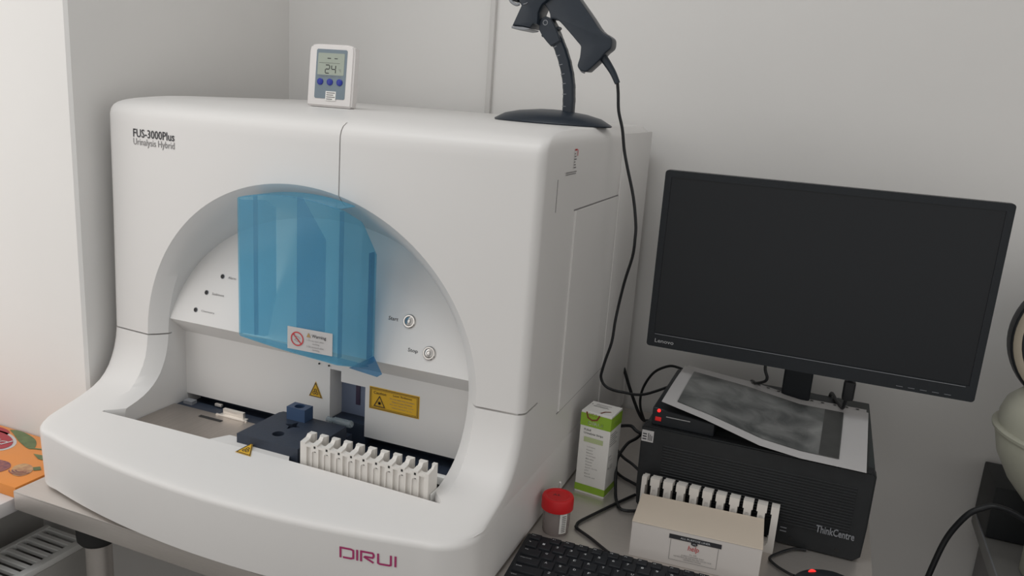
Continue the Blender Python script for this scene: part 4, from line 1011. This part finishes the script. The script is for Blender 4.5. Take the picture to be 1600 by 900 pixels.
for i, (s, w_) in enumerate((('A MILD CLEANSER THAT', .034), ('HAS MULTIPLE USES AND WILL HELP YOU DO YOUR', .056), ('HOUSEHOLD CHORES', .026))):
    text('small_lettering', s, F2, w_, .0024, M['ink_grey'], HB, .0955 - w_ / 2, .0195 - .0034 * i)

# ------------------------------------------------------------------ keyboard
ka = math.radians(3.5); K0 = Vector((-.3587, 1.0734, TZ)); ku = Vector((math.cos(ka), math.sin(ka), 0)); kvv = Vector((math.sin(ka), -math.cos(ka), 0))
kb = thing('keyboard', 'black computer keyboard with white key legends in front of the specimen cup', 'keyboard', K0 + ku * .22 + kvv * .07, ka)
KM = Matrix((ku, kvv, Vector((0, 0, 1)))).transposed().to_4x4(); KM.translation = K0
b = bmesh.new(); prism(b, [(0, 0), (0, .0140), (.012, .0150), (.130, .0095), (.142, .0070), (.142, .0005)], 0, .4350, 'X')
bmesh.ops.bevel(b, geom=list(b.edges), offset=.0015, segments=2, affect='EDGES')
bmesh.ops.transform(b, matrix=KM, verts=b.verts); obj('keyboard_body', b, M['key'], kb)
KW = .0216
rows = [
 (.0115, .0165, [('Esc', 0.004, 1)] + [('F%d' % (k + 1), .0370 + KW * k + .004 * (k // 4), .92) for k in range(12)]),
 (.0310, .0203, [('`', .004, 1), ('1', .004 + KW, 1), ('2', .004 + 2 * KW, 1), ('3', .004 + 3 * KW, 1), ('4', .004 + 4 * KW, 1), ('5', .004 + 5 * KW, 1), ('6', .004 + 6 * KW, 1), ('7', .004 + 7 * KW, 1), ('8', .004 + 8 * KW, 1), ('9', .004 + 9 * KW, 1), ('0', .004 + 10 * KW, 1), ('-', .004 + 11 * KW, 1)]),
 (.0527, .0203, [('Tab', .004, 1.5)] + [(c, .004 + KW * (1.5 + k), 1) for k, c in enumerate('QWERTYUIOP')]),
 (.0744, .0203, [('Caps Lock', .004, 1.75)] + [(c, .004 + KW * (1.75 + k), 1) for k, c in enumerate('ASDFGHJKL')]),
 (.0961, .0203, [('Shift', .004, 1.25 + 1)] + [(c, .004 + KW * (2.25 + k), 1) for k, c in enumerate('ZXCVBNM')]),
 (.1178, .0203, [('Ctrl', .004, 1.25), ('Fn', .004 + KW * 1.25, 1), ('Alt', .004 + KW * 2.25, 1.25), (' ', .004 + KW * 3.5, 6)]),
]
for (vc_, kd, ks) in rows:
    for (s, x_, wk) in ks:
        wd_ = KW * wk - .0018; zt = .0180 - .045 * (vc_ - .01)
        if x_ + wd_ > .430: continue
        b = bmesh.new()
        x0_, x1_, v0_, v1_ = x_ + .0014, x_ + .0014 + wd_, vc_ - kd / 2, vc_ + kd / 2
        lo = [b.verts.new((x, v, .0095)) for x, v in ((x0_, v0_), (x1_, v0_), (x1_, v1_), (x0_, v1_))]
        c_ = .0016
        hi = [b.verts.new((x, v, zt)) for x, v in ((x0_ + c_, v0_ + c_), (x1_ - c_, v0_ + c_), (x1_ - c_, v1_ - c_), (x0_ + c_, v1_ - c_))]
        for k in range(4): b.faces.new((lo[k], lo[(k + 1) % 4], hi[(k + 1) % 4], hi[k]))
        b.faces.new(lo[::-1]); b.faces.new(hi)
        bmesh.ops.bevel(b, geom=list(b.edges), offset=.0006, segments=1, affect='EDGES')
        bmesh.ops.transform(b, matrix=KM, verts=b.verts)
        ko = obj('key', b, M['key'], kb, 30)
        if s.strip():
            hh = .0044 if len(s) == 1 else .0024
            ww = hh * .85 if len(s) == 1 else .0019 * len(s)
            KF = frame(K0 + ku * (x0_ + .0040) + kvv * (v0_ + .0085 if len(s) == 1 else v0_ + .0075) + Vector((0, 0, zt + .0004)), ku, -kvv)
            if s in '`-': hh *= .5
            text('key_legend', s, KF, ww, hh, M['white_ink'], ko)

# ------------------------------------------------------------------ mouse
ms = thing('computer_mouse', 'black computer mouse with a glowing red wheel in front of the computer', 'mouse', (.085, 1.1560, TZ))
b = bmesh.new(); bmesh.ops.create_uvsphere(b, u_segments=32, v_segments=16, radius=1)
for v in b.verts:
    x, y, z = v.co; sx = .055; t = 1 - .12 * x
    v.co = Vector((.087 + sx * (abs(x) ** .85 * (1 if x > 0 else -1)), 1.1470 + .030 * t * y, TZ + .002 + (max(0, z) ** .8) * .034 * (1 - .15 * abs(x))))
obj('mouse_shell', b, M['black'], ms, 60)
b = bmesh.new(); lathe(b, [(.0001, -.002), (.0055, -.002), (.0065, 0), (.0055, .002), (.0001, .002)], .0600, 1.1500, TZ + .0275, 20, 'Y', cap=False); wh = obj('scroll_wheel', b, M['led'], ms, 40); wh['label'] = 'red glowing scroll wheel'
mc = [(.0330, 1.1500, .8800), (.0310, 1.1800, .8745), (.0320, 1.2050, .8740), (.0150, 1.2150, .8740), (-.0100, 1.2170, .8740), (-.0150, 1.2190, .8740)]
b = bmesh.new(); tube(b, [(.0360, 1.1520, .8850), (.0280, 1.1650, .8790), (.0100, 1.1850, .8745), (-.0020, 1.2030, .8740), (.0080, 1.2230, .8740), (.0300, 1.2500, .8740), (.0500, 1.2580, .8740)], .0022, 10); obj('mouse_cable', b, M['cable'], ms, 60)

# ------------------------------------------------------------------ orange pizza carton on the sill
pz = thing('pizza_carton', 'flat orange cardboard pizza carton lying on the window sill at far left', 'box', (-1.45, .905, .8402))
b = bmesh.new(); box(b, -1.560, -1.1790, .8320, .9850, .8402, .8600, .0012, 2); obj('carton', b, M['orange'], pz)
PF = frame((-1.177, .8320, .8604), (1, 0, 0), (0, 1, 0))
def blob(pts, h): 
    b = bmesh.new(); flat(b, PF @ Matrix.Translation((0, 0, h)), [(p.x, p.z) for p in smooth_path([(q[0], 0, q[1]) for q in pts + [pts[0]]], 5)[:-1]]); return b
def ell(cx, cy, a, c, rot=0, n=30): return [(cx + a * math.cos(t) * math.cos(rot) - c * math.sin(t) * math.sin(rot), cy + a * math.cos(t) * math.sin(rot) + c * math.sin(t) * math.cos(rot)) for t in [2 * PI * k / n for k in range(n)]]
b = bmesh.new(); flat(b, PF, ell(-.2020, .1000, .0640, .0350, -.15)); obj('logo_outline', b, M['paper'], pz, 0)
b = bmesh.new(); flat(b, PF, ell(-.2400, .1260, .0450, .0200, 0.1)); obj('logo_outline', b, M['crimson'], pz, 0)
b = bmesh.new(); flat(b, PF @ Matrix.Translation((0, 0, .0006)), ell(-.2030, .1000, .0580, .0300, -.15)); lgo = obj('logo_oval', b, M['crimson'], pz, 0)
text('logo_lettering', 'pizza', frame(PF @ Vector((-.1580, .1150, .0012)), (-1, .05, 0), (-.05, -1, 0)), .0900, .0260, M['paper'], lgo, 0, 0, shear=.15)
obj('mushroom_drawing', blob([(-.060, .036), (-.045, .028), (-.030, .030), (-.026, .044), (-.034, .058), (-.050, .066), (-.066, .064), (-.070, .050)], .0003), M['mushroom'], pz, 0)
b = bmesh.new()
for r_ in (.008, .014, .020): stroke(b, PF, [(-.048 + r_ * math.cos(t), .044 + r_ * .7 * math.sin(t)) for t in [-2.6 + .25 * j for j in range(12)]], .0018, .0010)
obj('mushroom_lines', b, M['aubergine'], pz, 0)
obj('olive_drawing', blob([(-.125, .014), (-.100, .008), (-.080, .014), (-.070, .030), (-.074, .046), (-.095, .056), (-.130, .050), (-.150, .030)], .0003), M['aubergine'], pz, 0)
b = blob([(-.210, .146), (-.190, .138), (-.150, .120), (-.110, .108), (-.106, .118), (-.130, .138), (-.165, .149), (-.195, .152)], .0003)
flat(b, PF @ Matrix.Translation((0, 0, .0006)), [(-.085, .098), (-.060, .088), (-.040, .090), (-.052, .104)]); flat(b, PF @ Matrix.Translation((0, 0, .0006)), [(-.040, .062), (-.028, .054), (-.020, .062), (-.032, .070)])
stroke(b, PF, [(-.106, .112), (-.080, .120)], .004, .0005); obj('leaf_drawing', b, M['leaf'], pz, 0)

# ------------------------------------------------------------------ second counter and the device at the far right
ct = thing('side_counter', 'dark grey counter at the far right against the wall', 'counter', (.75, 1.4, 0))
b = bmesh.new(); box(b, .3650, 1.20, .95, 1.735, .770, .800, .003); obj('worktop', b, M['slate'], ct)
b = bmesh.new(); box(b, .3655, 1.20, .95, .952, .786, .8005); box(b, .3640, .3660, .95, 1.735, .798, .8012); obj('worktop_edge', b, M['grey_trim'], ct, 0)
b = bmesh.new(); box(b, .3850, 1.18, .98, 1.72, .04, .770); obj('cabinet_body', b, M['groove'], ct)
b = bmesh.new(); box(b, .366, .99, 1.610, 1.735, .801, .905, .004); tag(obj('black_case', b, M['black2'], None, 30), 'low black case at the back of the far right counter, under the cream device', 'case')
CXX, CYY = .4630, 1.5000
cf = thing('cream_lab_device', 'cream rounded bench device with its round lid open, at the right edge', 'laboratory device', (CXX, CYY, .80))
b = bmesh.new(); lathe(b, [(.060, .902), (.080, .915), (.110, .950), (.132, .990), (.142, 1.030), (.140, 1.036)], CXX, CYY, .022, 56, cap=True); obj('lower_bowl', b, M['cream'], cf, 50)
b = bmesh.new(); lathe(b, [(.141, 1.034), (.147, 1.036), (.148, 1.041), (.144, 1.044), (.138, 1.044)], CXX, CYY, .022, 56, cap=False); obj('rim', b, M['cream'], cf, 50)
b = bmesh.new(); lathe(b, [(.139, 1.042), (.140, 1.060), (.134, 1.080), (.120, 1.095), (.098, 1.104), (.06, 1.108), (.001, 1.109)], CXX, CYY, .022, 56, cap=False); obj('upper_dome', b, M['cream'], cf, 50)
b = bmesh.new(); lathe(b, [(.055, .8012), (.060, .806), (.060, .930)], CXX + .0, CYY, 0, 40); obj('pedestal', b, M['cream'], cf, 50)
LF = frame((.4450, 1.5700, 1.2080), Vector((1, .12, 0)), (.18, .05, 1))
b = bmesh.new(); lathe(b, [(.120, -.022), (.1225, -.010), (.1225, .006), (.120, .008)], seg=56, mtx=LF); ol = obj('open_lid', b, M['black'], cf, 40)
b = bmesh.new(); lathe(b, [(.119, .004), (.119, .010), (.114, .013), (.107, .012), (.105, .006)], seg=56, mtx=LF, cap=False); obj('lid_gasket', b, M['creamrim'], ol, 40)
b = bmesh.new(); lathe(b, [(.105, .0062), (.07, .009), (.001, .010)], seg=48, mtx=LF, cap=False); obj('lid_liner', b, M['darkgreen'], ol, 40)
b = bmesh.new(); tube(b, [(.4760, 1.62, 1.10), (.4760, 1.63, 1.05), (.476, 1.60, 1.02)], .010, 10); obj('lid_hinge', b, M['cream'], cf, 50)
b = bmesh.new(); lathe(b, [(.045, 0), (.052, .008), (.053, .030), (.045, .040), (.02, .044)], .4450, 1.3700, .8008, 36); 
go = thing('green_container', 'dark green round container on the far right counter beside the black cable', 'container', (.445, 1.37, .80))
gb = obj('container_body', b, M['darkgreen'], go, 40)
cable('hanging_black_cable', 'thick black cable rising in a bend onto the far right counter', [(.2480, 1.46, .660), (.2600, 1.480, .7200), (.2700, 1.490, .7750), (.2850, 1.500, .8350), (.3069, 1.50, .8840), (.3260, 1.50, .9030), (.3500, 1.50, .9130), (.3890, 1.46, .9150), (.45, 1.36, .905), (.52, 1.26, .84)], .0052)

# ------------------------------------------------------------------ set everything that stands on the steel table down on its top
SK = 1.0147
def settle(o, dx, dy, pivot=None):
    if pivot is not None:
        o.location = Vector(pivot) + SK * (Vector(o.location) - Vector(pivot))
    o.location = Vector(o.location) + Vector((dx, dy, TT - TZ)); o.scale = (SK, SK, SK)
for o in (pc, dv, pr, p2, mon, pg, vc): settle(o, 0, .0210, (0, 1.43, TZ))
for o, dx, dy in ((SB, -.0048, .0187), (cp, -.0048, .0165), (HB, -.0030, .0164), (rk2, -.0016, .0182), (kb, -.0016, .0165), (ms, .0010, .0168)): settle(o, dx, dy)
for o in [q for q in bpy.data.objects if q.parent is None and q.type == 'MESH' and q.get('category') in ('cable', 'tube') and q.name != 'hanging_black_cable']:
    settle(o, -.004, .0190)
